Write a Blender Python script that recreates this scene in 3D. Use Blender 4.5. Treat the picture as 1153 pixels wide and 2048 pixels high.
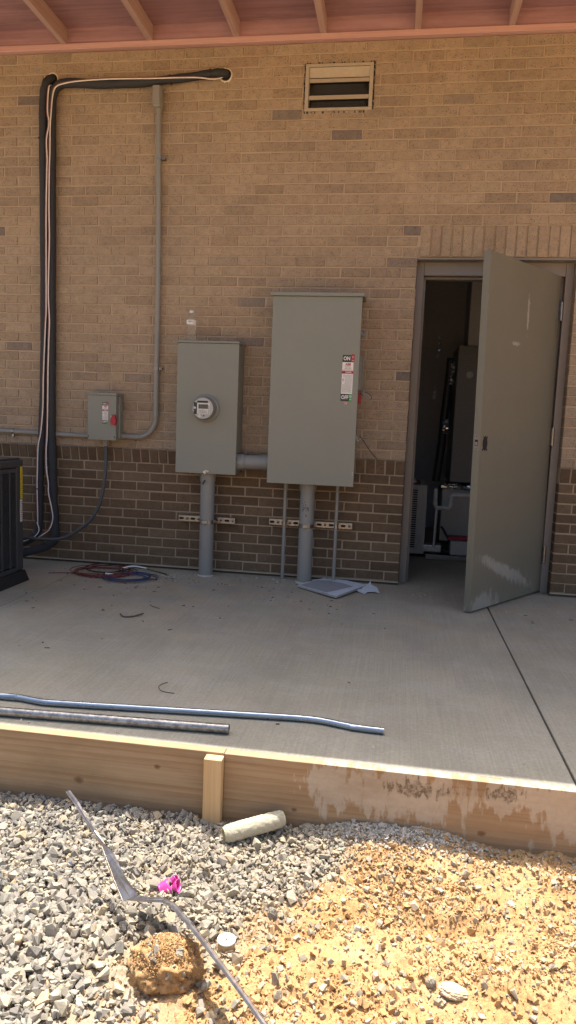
import bpy, bmesh, math, random
import numpy as np
from mathutils import Vector, Matrix, Euler

for o in list(bpy.data.objects):
    bpy.data.objects.remove(o, do_unlink=True)
S = bpy.context.scene
C = S.collection
rnd = random.Random(7)
R = math.radians

# ------------------------------------------------------------------ camera
CAM = (-0.06522, -4.9551, 1.0915, 0.14744, 0.12282, 0.03931, 1420.0)
cam_d = bpy.data.cameras.new('camera')
cam = bpy.data.objects.new('camera', cam_d)
C.objects.link(cam)
_yaw, _pit, _rol, _f = CAM[3:]
_fw = Vector((-math.sin(_yaw)*math.cos(_pit), math.cos(_yaw)*math.cos(_pit), -math.sin(_pit)))
_r = Vector((math.cos(_yaw), math.sin(_yaw), 0)); _u = _r.cross(_fw)
_r2 = math.cos(_rol)*_r + math.sin(_rol)*_u
_u2 = -math.sin(_rol)*_r + math.cos(_rol)*_u
M = Matrix((_r2, _u2, -_fw)).transposed().to_4x4()
M.translation = Vector(CAM[:3])
cam.matrix_world = M
cam_d.sensor_fit = 'VERTICAL'
cam_d.sensor_height = 36
cam_d.lens = 36*_f/2048
cam_d.clip_start = .05
cam_d.clip_end = 500
S.camera = cam
S.render.resolution_x = 576; S.render.resolution_y = 1024

# ------------------------------------------------------------------ light
SUN_EL, SUN_AZ = 70.0, -12.0         # degrees; azimuth from +Y towards +X
w = bpy.data.worlds.new('World'); S.world = w; w.use_nodes = True
nt = w.node_tree
sky = nt.nodes.new('ShaderNodeTexSky'); sky.sky_type = 'NISHITA'; sky.sun_disc = False
sky.sun_elevation = R(SUN_EL); sky.sun_rotation = R(SUN_AZ)
sky.dust_density = 7; sky.air_density = 1.0; sky.ozone_density = .6
bg = nt.nodes['Background']; bg.inputs['Strength'].default_value = .13
nt.links.new(sky.outputs[0], bg.inputs[0])
sd = bpy.data.lights.new('sun', 'SUN'); sd.energy = 4.4; sd.angle = R(.35); sd.color = (1, .95, .87)
so = bpy.data.objects.new('sun', sd); C.objects.link(so)
_to = Vector((math.sin(R(SUN_AZ))*math.cos(R(SUN_EL)), math.cos(R(SUN_AZ))*math.cos(R(SUN_EL)), math.sin(R(SUN_EL))))
so.rotation_euler = (-_to).to_track_quat('-Z', 'Y').to_euler()
so.location = (0, 3, 9)
S.view_settings.view_transform = 'Standard'; S.view_settings.look = 'None'
S.view_settings.gamma = 1; S.view_settings.exposure = 1.2
S.cycles.max_bounces = 10; S.cycles.diffuse_bounces = 6; S.cycles.transparent_max_bounces = 12

# ------------------------------------------------------------------ materials
class MT:
    def __init__(s, name, rough=.6, metal=0, spec=.5):
        s.m = bpy.data.materials.new(name); s.m.use_nodes = True
        s.t = s.m.node_tree; s.b = s.t.nodes['Principled BSDF']
        s.b.inputs['Roughness'].default_value = rough
        s.b.inputs['Metallic'].default_value = metal
        s.b.inputs['Specular IOR Level'].default_value = spec
    def n(s, typ, **kw):
        d = s.t.nodes.new(typ)
        for k, v in kw.items():
            if k.startswith('i_'): d.inputs[k[2:].replace('_', ' ')].default_value = v
            else: setattr(d, k, v)
        return d
    def l(s, a, b): s.t.links.new(a, b)
    def coord(s, scale=(1, 1, 1), out='Object'):
        tc = s.n('ShaderNodeTexCoord'); mp = s.n('ShaderNodeMapping')
        mp.inputs['Scale'].default_value = scale
        s.l(tc.outputs[out], mp.inputs[0]); return mp.outputs[0]
    def noise(s, vec, scale, detail=4, rough=.55):
        x = s.n('ShaderNodeTexNoise'); x.inputs['Scale'].default_value = scale
        x.inputs['Detail'].default_value = detail; x.inputs['Roughness'].default_value = rough
        s.l(vec, x.inputs['Vector']); return x.outputs['Fac']
    def ramp(s, fac, stops, interp='LINEAR'):
        r = s.n('ShaderNodeValToRGB'); cr = r.color_ramp; cr.interpolation = interp
        while len(cr.elements) < len(stops): cr.elements.new(.5)
        for e, (p, c) in zip(cr.elements, stops):
            e.position = p; e.color = (*c, 1) if len(c) == 3 else c
        s.l(fac, r.inputs[0]); return r.outputs[0]
    def mix(s, fac, a, b, mode='MIX'):
        x = s.n('ShaderNodeMix', data_type='RGBA', blend_type=mode)
        for val, k in ((fac, 0), (a, 6), (b, 7)):
            if isinstance(val, (int, float)): x.inputs[k].default_value = val
            elif isinstance(val, tuple): x.inputs[k].default_value = (*val, 1)
            else: s.l(val, x.inputs[k])
        return x.outputs[2]
    def math(s, op, a, b=0.0, clamp=False):
        x = s.n('ShaderNodeMath', operation=op); x.use_clamp = clamp
        for val, k in ((a, 0), (b, 1)):
            if isinstance(val, (int, float)): x.inputs[k].default_value = val
            else: s.l(val, x.inputs[k])
        return x.outputs[0]
    def color(s, c):
        if isinstance(c, tuple): s.b.inputs['Base Color'].default_value = (*c, 1)
        else: s.l(c, s.b.inputs['Base Color'])
    def rough(s, c): s.l(c, s.b.inputs['Roughness'])
    def bump(s, h, strength=.3, dist=.002):
        b = s.n('ShaderNodeBump'); b.inputs['Strength'].default_value = strength
        b.inputs['Distance'].default_value = dist
        s.l(h, b.inputs['Height']); s.l(b.outputs[0], s.b.inputs['Normal'])

def gray3(a, b, n1=0): return a

def m_brick(name, stops, speck, speck_amt):
    m = MT(name, .9, 0, .25)
    v = m.coord()
    isl = m.n('ShaderNodeNewGeometry').outputs['Random Per Island']
    base = m.ramp(isl, stops)
    n1 = m.noise(v, 22, 5, .65)
    base = m.mix(.55, base, m.ramp(n1, [(.3, (.35, .35, .35)), (.7, (.66, .64, .62))]), 'OVERLAY')
    n4 = m.noise(v, 1.3, 3, .6)
    base = m.mix(.4, base, m.ramp(n4, [(.35, (.4, .4, .42)), (.65, (.62, .6, .56))]), 'OVERLAY')
    sm_ = m.ramp(m.noise(m.coord((1, 1, 1.6)), 9, 8, .75), [(.60, (0, 0, 0)), (.74, (1, 1, 1))])
    base = m.mix(m.math('MULTIPLY', sm_, .42), base, (.40, .325, .235))
    fine = m.noise(v, 420, 2, .7)
    base = m.mix(.35, base, m.ramp(fine, [(.3, (.25, .25, .25)), (.7, (.75, .75, .75))]), 'OVERLAY')
    vo = m.n('ShaderNodeTexVoronoi'); vo.inputs['Scale'].default_value = 115; m.l(v, vo.inputs['Vector'])
    near = m.math('LESS_THAN', vo.outputs['Distance'], .28)
    sep = m.n('ShaderNodeSeparateColor'); m.l(vo.outputs['Color'], sep.inputs[0])
    pick = m.math('LESS_THAN', sep.outputs[0], speck_amt)
    sp = m.math('MULTIPLY', near, pick)
    m.color(m.mix(m.math('MULTIPLY', sp, .85), base, speck))
    h = m.math('ADD', m.math('MULTIPLY', m.noise(v, 260, 4, .7), .6), m.math('MULTIPLY', sp, -.8))
    m.bump(h, .55, .0016)
    return m.m

def m_mortar(name, c1, c2):
    m = MT(name, .95, 0, .2); v = m.coord()
    m.color(m.mix(m.noise(v, 30, 6, .7), c1, c2)); m.bump(m.noise(v, 180, 5, .7), .6, .002); return m.m

def m_paint(name, c, rough=.45, dirt=(.3, .27, .22), amt=.25, metal=0, bump=.06):
    m = MT(name, rough, metal, .4); v = m.coord()
    d = m.ramp(m.noise(v, 5, 6, .65), [(.45, (0, 0, 0)), (.75, (1, 1, 1))])
    f = m.math('MULTIPLY', d, amt)
    c0 = m.mix(m.noise(v, 2.2, 3, .5), tuple(x*.93 for x in c), tuple(min(1, x*1.06) for x in c))
    c0 = m.mix(f, c0, dirt)
    sc_ = m.ramp(m.noise(m.coord((55, 55, 2.2)), 1, 5, .7), [(.66, (0, 0, 0)), (.72, (1, 1, 1))])
    sp_ = m.ramp(m.noise(v, 7, 5, .7), [(.5, (0, 0, 0)), (.62, (1, 1, 1))])
    c0 = m.mix(m.math('MULTIPLY', m.math('MULTIPLY', sc_, sp_), .30), c0, tuple(min(1, x*1.7) for x in c))
    dr_ = m.ramp(m.noise(v, 90, 3, .8), [(.70, (0, 0, 0)), (.74, (1, 1, 1))])
    m.color(m.mix(m.math('MULTIPLY', m.math('MULTIPLY', dr_, sp_), .5), c0, dirt))
    m.rough(m.math('ADD', m.math('MULTIPLY', m.noise(v, 18, 4), .25), rough-.12))
    m.bump(m.noise(v, 60, 3, .5), bump, .002); return m.m

def m_metal(name, c, rough=.35, spots=(.5, .5, .5), amt=.3, scale=40):
    m = MT(name, rough, 1); v = m.coord()
    f = m.math('MULTIPLY', m.ramp(m.noise(v, scale, 5, .7), [(.4, (0, 0, 0)), (.6, (1, 1, 1))]), amt)
    m.color(m.mix(f, c, spots))
    m.rough(m.math('ADD', m.math('MULTIPLY', m.noise(v, scale*1.7, 4), .35), rough-.15)); return m.m

def m_plain(name, c, rough=.6, metal=0, spec=.5):
    m = MT(name, rough, metal, spec); v = m.coord()
    m.color(m.mix(m.noise(v, 40, 4, .6), tuple(x*.8 for x in c), tuple(min(1, x*1.15) for x in c)))
    m.bump(m.noise(v, 150, 3), .1, .001); return m.m

def m_wood(name, c1, c2, c3, axis=0, scale=1.0, rough=.8, veneer=False, dist=6.0):
    m = MT(name, rough, 0, .2)
    sc = [26*scale]*3; sc[axis] = .9*scale
    if veneer: sc[axis] = 2.2*scale; sc = [9*scale if i != axis else sc[i] for i in range(3)]
    v = m.coord(tuple(sc))
    n1 = m.noise(v, 1.0, 6, .7)
    cs = [60*scale]*3; cs[axis] = 1.1*scale
    fine = m.noise(m.coord(tuple(cs)), 1.0, 5, .65)
    wv = m.n('ShaderNodeTexWave', wave_type='BANDS', bands_direction='Z' if axis != 2 else 'X', wave_profile='SAW')
    wv.inputs['Scale'].default_value = .35 if veneer else .55; wv.inputs['Distortion'].default_value = dist
    wv.inputs['Detail'].default_value = 4; wv.inputs['Detail Scale'].default_value = .8; wv.inputs['Detail Roughness'].default_value = .6
    m.l(v, wv.inputs['Vector'])
    g = m.math('ADD', m.math('MULTIPLY', wv.outputs['Fac'], .45), m.math('MULTIPLY', m.ramp(fine, [(.3, (0, 0, 0)), (.7, (1, 1, 1))]), .55))
    c = m.mix(g, c1, c2)
    c = m.mix(m.ramp(n1, [(.45, (0, 0, 0)), (.8, (1, 1, 1))]), c, c3)
    m.color(c); m.bump(m.math('ADD', fine, m.math('MULTIPLY', n1, .5)), .45, .0015)
    m._c = c
    return m

MM = {}
MM['tan_brick'] = m_brick('tan_brick', [(0, (.268, .208, .150)), (.2, (.31, .243, .175)), (.55, (.345, .272, .197)), (.8, (.302, .230, .165)), (.985, (.34, .272, .195)), (.990, (.22, .18, .15)), (1, (.165, .145, .13))], (.03, .022, .018), .34)
MM['dark_brick'] = m_brick('dark_brick', [(0, (.105, .070, .044)), (.4, (.142, .098, .062)), (.75, (.120, .081, .051)), (1, (.165, .116, .075))], (.03, .022, .018), .12)
MM['tan_mortar'] = m_mortar('tan_mortar', (.47, .37, .265), (.38, .30, .22))
MM['dark_mortar'] = m_mortar('dark_mortar', (.40, .31, .215), (.30, .23, .16))
MM['box_paint'] = m_paint('grey_green_enamel', (.215, .222, .192), .38, (.27, .25, .2), .2)
MM['door_paint'] = m_paint('door_primer', (.225, .21, .165), .36, (.16, .15, .125), .35)
MM['frame_paint'] = m_paint('frame_primer', (.215, .19, .168), .5, (.17, .15, .13), .35)
MM['pvc'] = m_paint('grey_pvc', (.240, .238, .222), .4, (.3, .27, .22), .25)
MM['galv'] = m_metal('galvanised', (.55, .56, .58), .35, (.32, .33, .34), .5, 60)
MM['steel'] = m_metal('zinc_steel', (.36, .35, .33), .35, (.20, .19, .18), .5, 60)
MM['flash'] = m_metal('drip_edge_aluminium', (.30, .25, .22), .36, (.55, .52, .49), .4, 30)
MM['rigid'] = m_metal('weathered_galvanised', (.40, .41, .42), .38, (.13, .13, .13), .7, 60)
MM['emt'] = m_metal('emt_zinc', (.34, .41, .50), .28, (.26, .30, .35), .5, 14)
MM['foam'] = m_plain('black_foam', (.028, .030, .035), .75)
MM['whip'] = m_plain('grey_whip', (.062, .066, .070), .5)
MM['black'] = m_plain('black_plastic', (.02, .02, .02), .5)
MM['ac'] = m_plain('charcoal_metal', (.052, .053, .055), .5)
MM['acdark'] = m_plain('condenser_fins', (.012, .012, .012), .7)
MM['dark'] = m_plain('dark_void', (.012, .012, .012), .9)
MM['white'] = m_plain('label_white', (.72, .70, .68), .5)
MM['wirewhite'] = m_plain('white_wire', (.78, .74, .70), .5)
MM['wirebrown'] = m_plain('brown_wire', (.22, .08, .05), .5)
MM['red'] = m_plain('label_red', (.36, .02, .035), .45)
MM['green'] = m_plain('label_green', (.06, .30, .09), .5)
MM['yellow'] = m_plain('label_yellow', (.70, .55, .02), .5)
MM['ink'] = m_plain('ink', (.03, .03, .03), .6)
MM['greyink'] = m_plain('grey_ink', (.30, .29, .28), .6)
MM['lcd'] = m_plain('lcd', (.10, .09, .065), .25)
MM['vent'] = m_plain('vent_enamel', (.42, .36, .28), .5)
MM['sealant'] = m_plain('sealant', (.70, .62, .50), .8)
MM['redwire'] = m_plain('red_wire', (.16, .025, .022), .5)
MM['bluewire'] = m_plain('blue_wire', (.025, .045, .13), .5)
MM['foil'] = m_metal('foil', (.8, .8, .8), .2, (.5, .5, .5), .3, 80)
MM['cabinet'] = m_plain('cabinet_grey', (.22, .215, .20), .5)
MM['cabinet2'] = m_plain('louvre_cabinet', (.48, .475, .45), .5)
MM['pipewhite'] = m_plain('white_pipe', (.62, .61, .59), .5)
MM['room'] = m_plain('unlit_room_wall', (.55, .57, .62), .9)
MM['rust'] = m_plain('weathered_lath', (.30, .22, .17), .8)
MM['rollerpipe'] = m_plain('roller_core', (.55, .50, .28), .7)

# ---- wood
mw = m_wood('form_board_wood', (.42, .285, .165), (.27, .165, .090), (.47, .34, .21), 0, 1.0, .8, dist=3.0)
v = mw.coord((1, 1, 1)); 
def smear(m, v, cx, cz, rx, rz, sc=9, thr=.5, w=.03):
    sx = m.n('ShaderNodeSeparateXYZ'); m.l(v, sx.inputs[0])
    dx = m.math('DIVIDE', m.math('SUBTRACT', sx.outputs[0], cx), rx)
    dz = m.math('DIVIDE', m.math('SUBTRACT', sx.outputs[2], cz), rz)
    d = m.math('SQRT', m.math('ADD', m.math('MULTIPLY', dx, dx), m.math('MULTIPLY', dz, dz)))
    mp = m.n('ShaderNodeMapping'); mp.inputs['Scale'].default_value = (3.2, 1, .9); m.l(v, mp.inputs[0])
    nn = m.noise(mp.outputs[0], sc, 5, .62)
    f = m.math('SUBTRACT', m.math('ADD', nn, .26), m.math('MULTIPLY', d, .26))
    return m.ramp(f, [(thr-w, (0, 0, 0)), (thr+w, (1, 1, 1))])
col = mw._c
sm = smear(mw, v, -.20, -.07, .09, .09, 9, .53)
for a in ((.04, -.06, .19, .10, 8, .52), (.38, -.04, .17, .06, 9, .53), (.53, -.08, .10, .10, 8, .53), (1.2, -.08, .3, .1, 8, .55)):
    sm = mw.math('MAXIMUM', sm, smear(mw, v, *a))
cc = mw.mix(mw.noise(v, 60, 4, .7), (.42, .35, .27), (.58, .51, .41))
col = mw.mix(mw.math('MULTIPLY', sm, .8), col, cc)
dk = smear(mw, v, .06, -.045, .10, .03, 18, .55)
dk = mw.math('MAXIMUM', dk, smear(mw, v, .335, -.03, .06, .03, 20, .55))
dk = mw.math('MULTIPLY', dk, mw.ramp(mw.noise(v, 90, 4, .7), [(.4, (.2, .2, .2)), (.6, (1, 1, 1))]))
col = mw.mix(dk, col, (.15, .12, .085))
kn = None
for kx, kz, kr in ((-1.08, -.15, .018), (-.80, -.07, .012), (.27, -.17, .014), (.95, -.10, .018), (-.33, -.165, .010)):
    sx = mw.n('ShaderNodeSeparateXYZ'); mw.l(v, sx.inputs[0])
    a_ = mw.math('DIVIDE', mw.math('SUBTRACT', sx.outputs[0], kx), kr*1.5); b_ = mw.math('DIVIDE', mw.math('SUBTRACT', sx.outputs[2], kz), kr)
    d_ = mw.math('ADD', mw.math('SQRT', mw.math('ADD', mw.math('MULTIPLY', a_, a_), mw.math('MULTIPLY', b_, b_))), mw.math('MULTIPLY', mw.noise(v, 70, 3), .5))
    f_ = mw.ramp(d_, [(.55, (1, 1, 1)), (.95, (.35, .35, .35)), (1.0, (0, 0, 0))])
    kn = f_ if kn is None else mw.math('MAXIMUM', kn, f_)
col = mw.mix(mw.math('MULTIPLY', kn, .8), col, (.13, .065, .03))
stain = mw.ramp(mw.noise(mw.coord((1.4, 1, 3.5)), 2.2, 5, .65), [(.42, (0, 0, 0)), (.72, (1, 1, 1))])
col = mw.mix(mw.math('MULTIPLY', stain, .45), col, (.20, .135, .075))
mw.color(col)
MM['form'] = mw.m
MM['stake'] = m_wood('stake_wood', (.62, .42, .22), (.52, .33, .16), (.66, .5, .3), 2, 1.2, .8, dist=2).m
m_ = m_wood('treated_lumber', (.56, .35, .325), (.46, .27, .25), (.62, .41, .38), 0, 1.0, .8, dist=2); m_.color(m_._c); MM['lumber'] = m_.m  # reddish wood, made pinker to carry the lens glare in its colour
m_ = m_wood('joist_lumber', (.46, .315, .28), (.35, .23, .205), (.52, .37, .33), 1, 1.0, .8, dist=2); m_.color(m_._c); MM['joist'] = m_.m
m_ = m_wood('plywood', (.40, .235, .255), (.20, .11, .12), (.45, .28, .29), 0, .55, .8, veneer=True, dist=5.0); m_.color(m_._c); MM['ply_glare'] = m_.m  # reddish veneer with a mild pink lens-glare tint painted into its colour

# ---- concrete
m = MT('concrete_slab', .8, 0, .35); v = m.coord()
c = m.mix(m.ramp(m.noise(v, 1.1, 5, .6), [(.3, (0, 0, 0)), (.7, (1, 1, 1))]), (.285, .268, .212), (.355, .330, .262))
# tan construction dust, thicker towards the wall
sp = m.n('ShaderNodeSeparateXYZ'); m.l(v, sp.inputs[0])
g = m.n('ShaderNodeMapRange'); g.inputs[1].default_value = -2.3; g.inputs[2].default_value = -.5; g.inputs[3].default_value = .0; g.inputs[4].default_value = 1
m.l(sp.outputs[1], g.inputs[0])
du = m.ramp(m.noise(v, 2.1, 6, .68), [(.38, (0, 0, 0)), (.62, (1, 1, 1))])
c = m.mix(m.math('MULTIPLY', m.math('MULTIPLY', du, g.outputs[0]), .75), c, (.36, .285, .19))
patch = m.ramp(m.noise(m.coord((1, 2.2, 1)), 3.1, 6, .7), [(.50, (0, 0, 0)), (.56, (1, 1, 1))])
c = m.mix(m.math('MULTIPLY', patch, .28), c, (.36, .345, .31))
pt2 = m.ramp(m.noise(m.coord((1.3, .8, 1)), 1.7, 7, .72), [(.46, (0, 0, 0)), (.60, (1, 1, 1))])
c = m.mix(m.math('MULTIPLY', pt2, .30), c, (.20, .19, .165))
c = m.mix(.5, c, m.ramp(m.noise(v, 75, 5, .7), [(.3, (.36, .36, .36)), (.7, (.62, .62, .62))]), 'OVERLAY')
br = m.noise(m.coord((150, 2.0, 1)), 1, 3, .6)
c = m.mix(.32, c, m.ramp(br, [(.3, (.36, .36, .36)), (.7, (.64, .64, .64))]), 'OVERLAY')
spk = m.ramp(m.noise(v, 38, 3, .8), [(.70, (0, 0, 0)), (.76, (1, 1, 1))])
c = m.mix(m.math('MULTIPLY', spk, .4), c, (.12, .10, .085))
m.color(c); m.rough(m.math('ADD', m.math('MULTIPLY', m.noise(v, 4, 4), .3), .52))
m.bump(m.math('ADD', m.math('MULTIPLY', br, 1.0), m.math('MULTIPLY', m.noise(v, 120, 4, .7), .8)), .35, .0015)
MM['concrete'] = m.m

# ---- dirt, stones
def dirtcol(m, v, grey=True):
    c = m.mix(m.ramp(m.noise(v, 3.2, 6, .6), [(.32, (0, 0, 0)), (.66, (1, 1, 1))]), (.385, .215, .090), (.45, .29, .140))
    c = m.mix(m.math('MULTIPLY', m.ramp(m.noise(v, 9, 5, .7), [(.5, (0, 0, 0)), (.68, (1, 1, 1))]), .6), c, (.48, .36, .21))
    sx = m.n('ShaderNodeSeparateXYZ'); m.l(v, sx.inputs[0])
    t_ = m.math('SUBTRACT', m.math('ADD', sx.outputs[0], .62), m.math('MULTIPLY', m.math('ADD', sx.outputs[1], 3.6), .613))
    t_ = m.math('ADD', t_, m.math('MULTIPLY', m.math('SUBTRACT', m.noise(v, 8, 4, .6), .5), .5))
    if grey: c = m.mix(m.ramp(t_, [(0, (.75, .75, .75)), (.12, (0, 0, 0))]), c, (.29, .26, .20))
    c = m.mix(.6, c, m.ramp(m.noise(v, 130, 4, .7), [(.28, (.3, .3, .3)), (.72, (.68, .68, .68))]), 'OVERLAY')
    return c
m = MT('orange_dirt', .95, 0, .15); v = m.coord(); m.color(dirtcol(m, v))
m.bump(m.math('ADD', m.noise(v, 160, 6, .75), m.math('MULTIPLY', m.noise(v, 45, 4, .6), 1.2)), .8, .004); MM['dirt'] = m.m
m = MT('clod_earth', .95, 0, .15); v = m.coord(); m.color(dirtcol(m, v, False))
m.bump(m.math('ADD', m.noise(v, 160, 6, .75), m.math('MULTIPLY', m.noise(v, 45, 4, .6), 1.2)), .8, .004); MM['clod'] = m.m
m = MT('clod_crumb', .95, 0, .15); v = m.coord(); m.color(dirtcol(m, v, False)); MM['clodcrumb'] = m.m
m = MT('soil_crumb', .95, 0, .15); v = m.coord()
isl = m.n('ShaderNodeNewGeometry').outputs['Random Per Island']
c = m.mix(.45, dirtcol(m, v), m.ramp(isl, [(0, (.34, .20, .09)), (.5, (.43, .28, .13)), (.9, (.50, .37, .21)), (1, (.40, .37, .33))]))
m.color(c)
m.bump(m.noise(v, 400, 3), .5, .001); MM['crumb'] = m.m
m = MT('crushed_stone', .85, 0, .3); v = m.coord()
isl = m.n('ShaderNodeNewGeometry').outputs['Random Per Island']
c = m.ramp(isl, [(0, (.10, .105, .11)), (.3, (.155, .155, .152)), (.6, (.22, .215, .195)), (.82, (.28, .265, .225)), (.93, (.36, .31, .225)), (1, (.42, .30, .18))])
c = m.mix(.5, c, m.ramp(m.noise(v, 90, 4, .7), [(.3, (.35, .35, .35)), (.7, (.66, .66, .66))]), 'OVERLAY')
sp = m.n('ShaderNodeSeparateXYZ'); m.l(v, sp.inputs[0])
g = m.n('ShaderNodeMapRange'); g.inputs[1].default_value = -1.0; g.inputs[2].default_value = .15; g.inputs[3].default_value = .28; g.inputs[4].default_value = .75
m.l(sp.outputs[0], g.inputs[0])
dust = m.ramp(m.noise(v, 14, 4, .7), [(.35, (0, 0, 0)), (.65, (1, 1, 1))])
c = m.mix(m.math('MULTIPLY', g.outputs[0], m.math('ADD', m.math('MULTIPLY', dust, .6), .4)), c, (.50, .40, .26))
m.color(c); m.bump(m.noise(v, 220, 4, .7), .5, .0015); MM['stone'] = m.m
m = MT('cement_crumbs', .95, 0, .15); v = m.coord()
m.color(m.mix(m.noise(v, 60, 5, .7), (.40, .37, .32), (.54, .50, .43))); m.bump(m.noise(v, 150, 5, .7), .9, .003); MM['cement'] = m.m
m = MT('roller_nap', 1, 0, .1); v = m.coord()
m.color(m.mix(m.noise(v, 60, 5, .7), (.50, .44, .29), (.68, .63, .48))); m.bump(m.noise(v, 220, 4, .8), 1, .006)
m.b.inputs['Sheen Weight'].default_value = .3; MM['nap'] = m.m
m = MT('pink_rubber', .35, 0, .5); v = m.coord()
m.color(m.mix(m.noise(v, 25, 3), (.62, .03, .14), (.60, .07, .42))); MM['pink'] = m.m
m = MT('clear_plastic', .06, 0, .5); m.color((.95, .97, .98)); m.b.inputs['Transmission Weight'].default_value = .95; m.b.inputs['IOR'].default_value = 1.2
m.b.inputs['Alpha'].default_value = .78
MM['clear'] = m.m
m = MT('meter_glass', .05, 0, .5); m.color((.9, .92, .92)); m.b.inputs['Transmission Weight'].default_value = 1; m.b.inputs['IOR'].default_value = 1.12; m.b.inputs['Alpha'].default_value = .45
MM['glass'] = m.m
MM['paperface'] = m_plain('torn_paper', (.50, .53, .58), .9)
MM['boardcore'] = m_plain('board_core', (.33, .32, .30), .95)
MM['boardtorn'] = m_plain('board_torn', (.26, .265, .28), .95)
MM['debris'] = m_plain('dry_debris', (.10, .075, .055), .9)
m = MT('tan_stone', .9, 0, .2); v = m.coord(); m.color(m.mix(m.noise(v, 40, 4, .7), (.46, .34, .20), (.56, .46, .32))); m.bump(m.noise(v, 150, 4, .7), .5, .002); MM['tanstone'] = m.m
# door leaf: primer with cement smears
m = MT('door_leaf', .36, 0, .45); v = m.coord()
c = m.mix(m.noise(v, 1.7, 4, .6), (.150, .142, .108), (.185, .172, .132))
def door_smear(cx, cz, rx, rz, sc, thr, w=.02, slope=0.0):
    sx = m.n('ShaderNodeSeparateXYZ'); m.l(v, sx.inputs[0])
    a = m.math('SUBTRACT', sx.outputs[0], cx)
    dx = m.math('DIVIDE', a, rx)
    b = m.math('ADD', m.math('SUBTRACT', sx.outputs[2], cz), m.math('MULTIPLY', a, slope))
    dz = m.math('DIVIDE', b, rz)
    d = m.math('SQRT', m.math('ADD', m.math('MULTIPLY', dx, dx), m.math('MULTIPLY', dz, dz)))
    f = m.math('SUBTRACT', m.math('ADD', m.noise(m.coord((3, 1, 1)), sc, 5, .65), .3), m.math('MULTIPLY', d, .3))
    return m.ramp(f, [(thr-w, (0, 0, 0)), (thr+w, (1, 1, 1))])
s1 = door_smear(.42, .205, .36, .05, 11, .55, .05, .36)
s1 = m.math('MAXIMUM', s1, door_smear(.16, .02, .17, .085, 9, .52, .05))
c = m.mix(m.math('MULTIPLY', s1, .5), c, (.40, .38, .34))
s2 = m.math('MAXIMUM', door_smear(.49, 1.83, .012, .12, 30, .52), door_smear(.36, 1.63, .05, .012, 30, .52))
c = m.mix(m.math('MULTIPLY', s2, .7), c, (.42, .39, .34))
dd = m.ramp(m.noise(v, 2.8, 6, .7), [(.5, (0, 0, 0)), (.75, (1, 1, 1))])
c = m.mix(m.math('MULTIPLY', dd, .35), c, (.13, .12, .10))
m.color(c); m.rough(m.math('ADD', m.math('MULTIPLY', s1, .3), .36)); m.bump(m.noise(v, 40, 3), .05, .002)
MM['doorleaf'] = m.m

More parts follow.
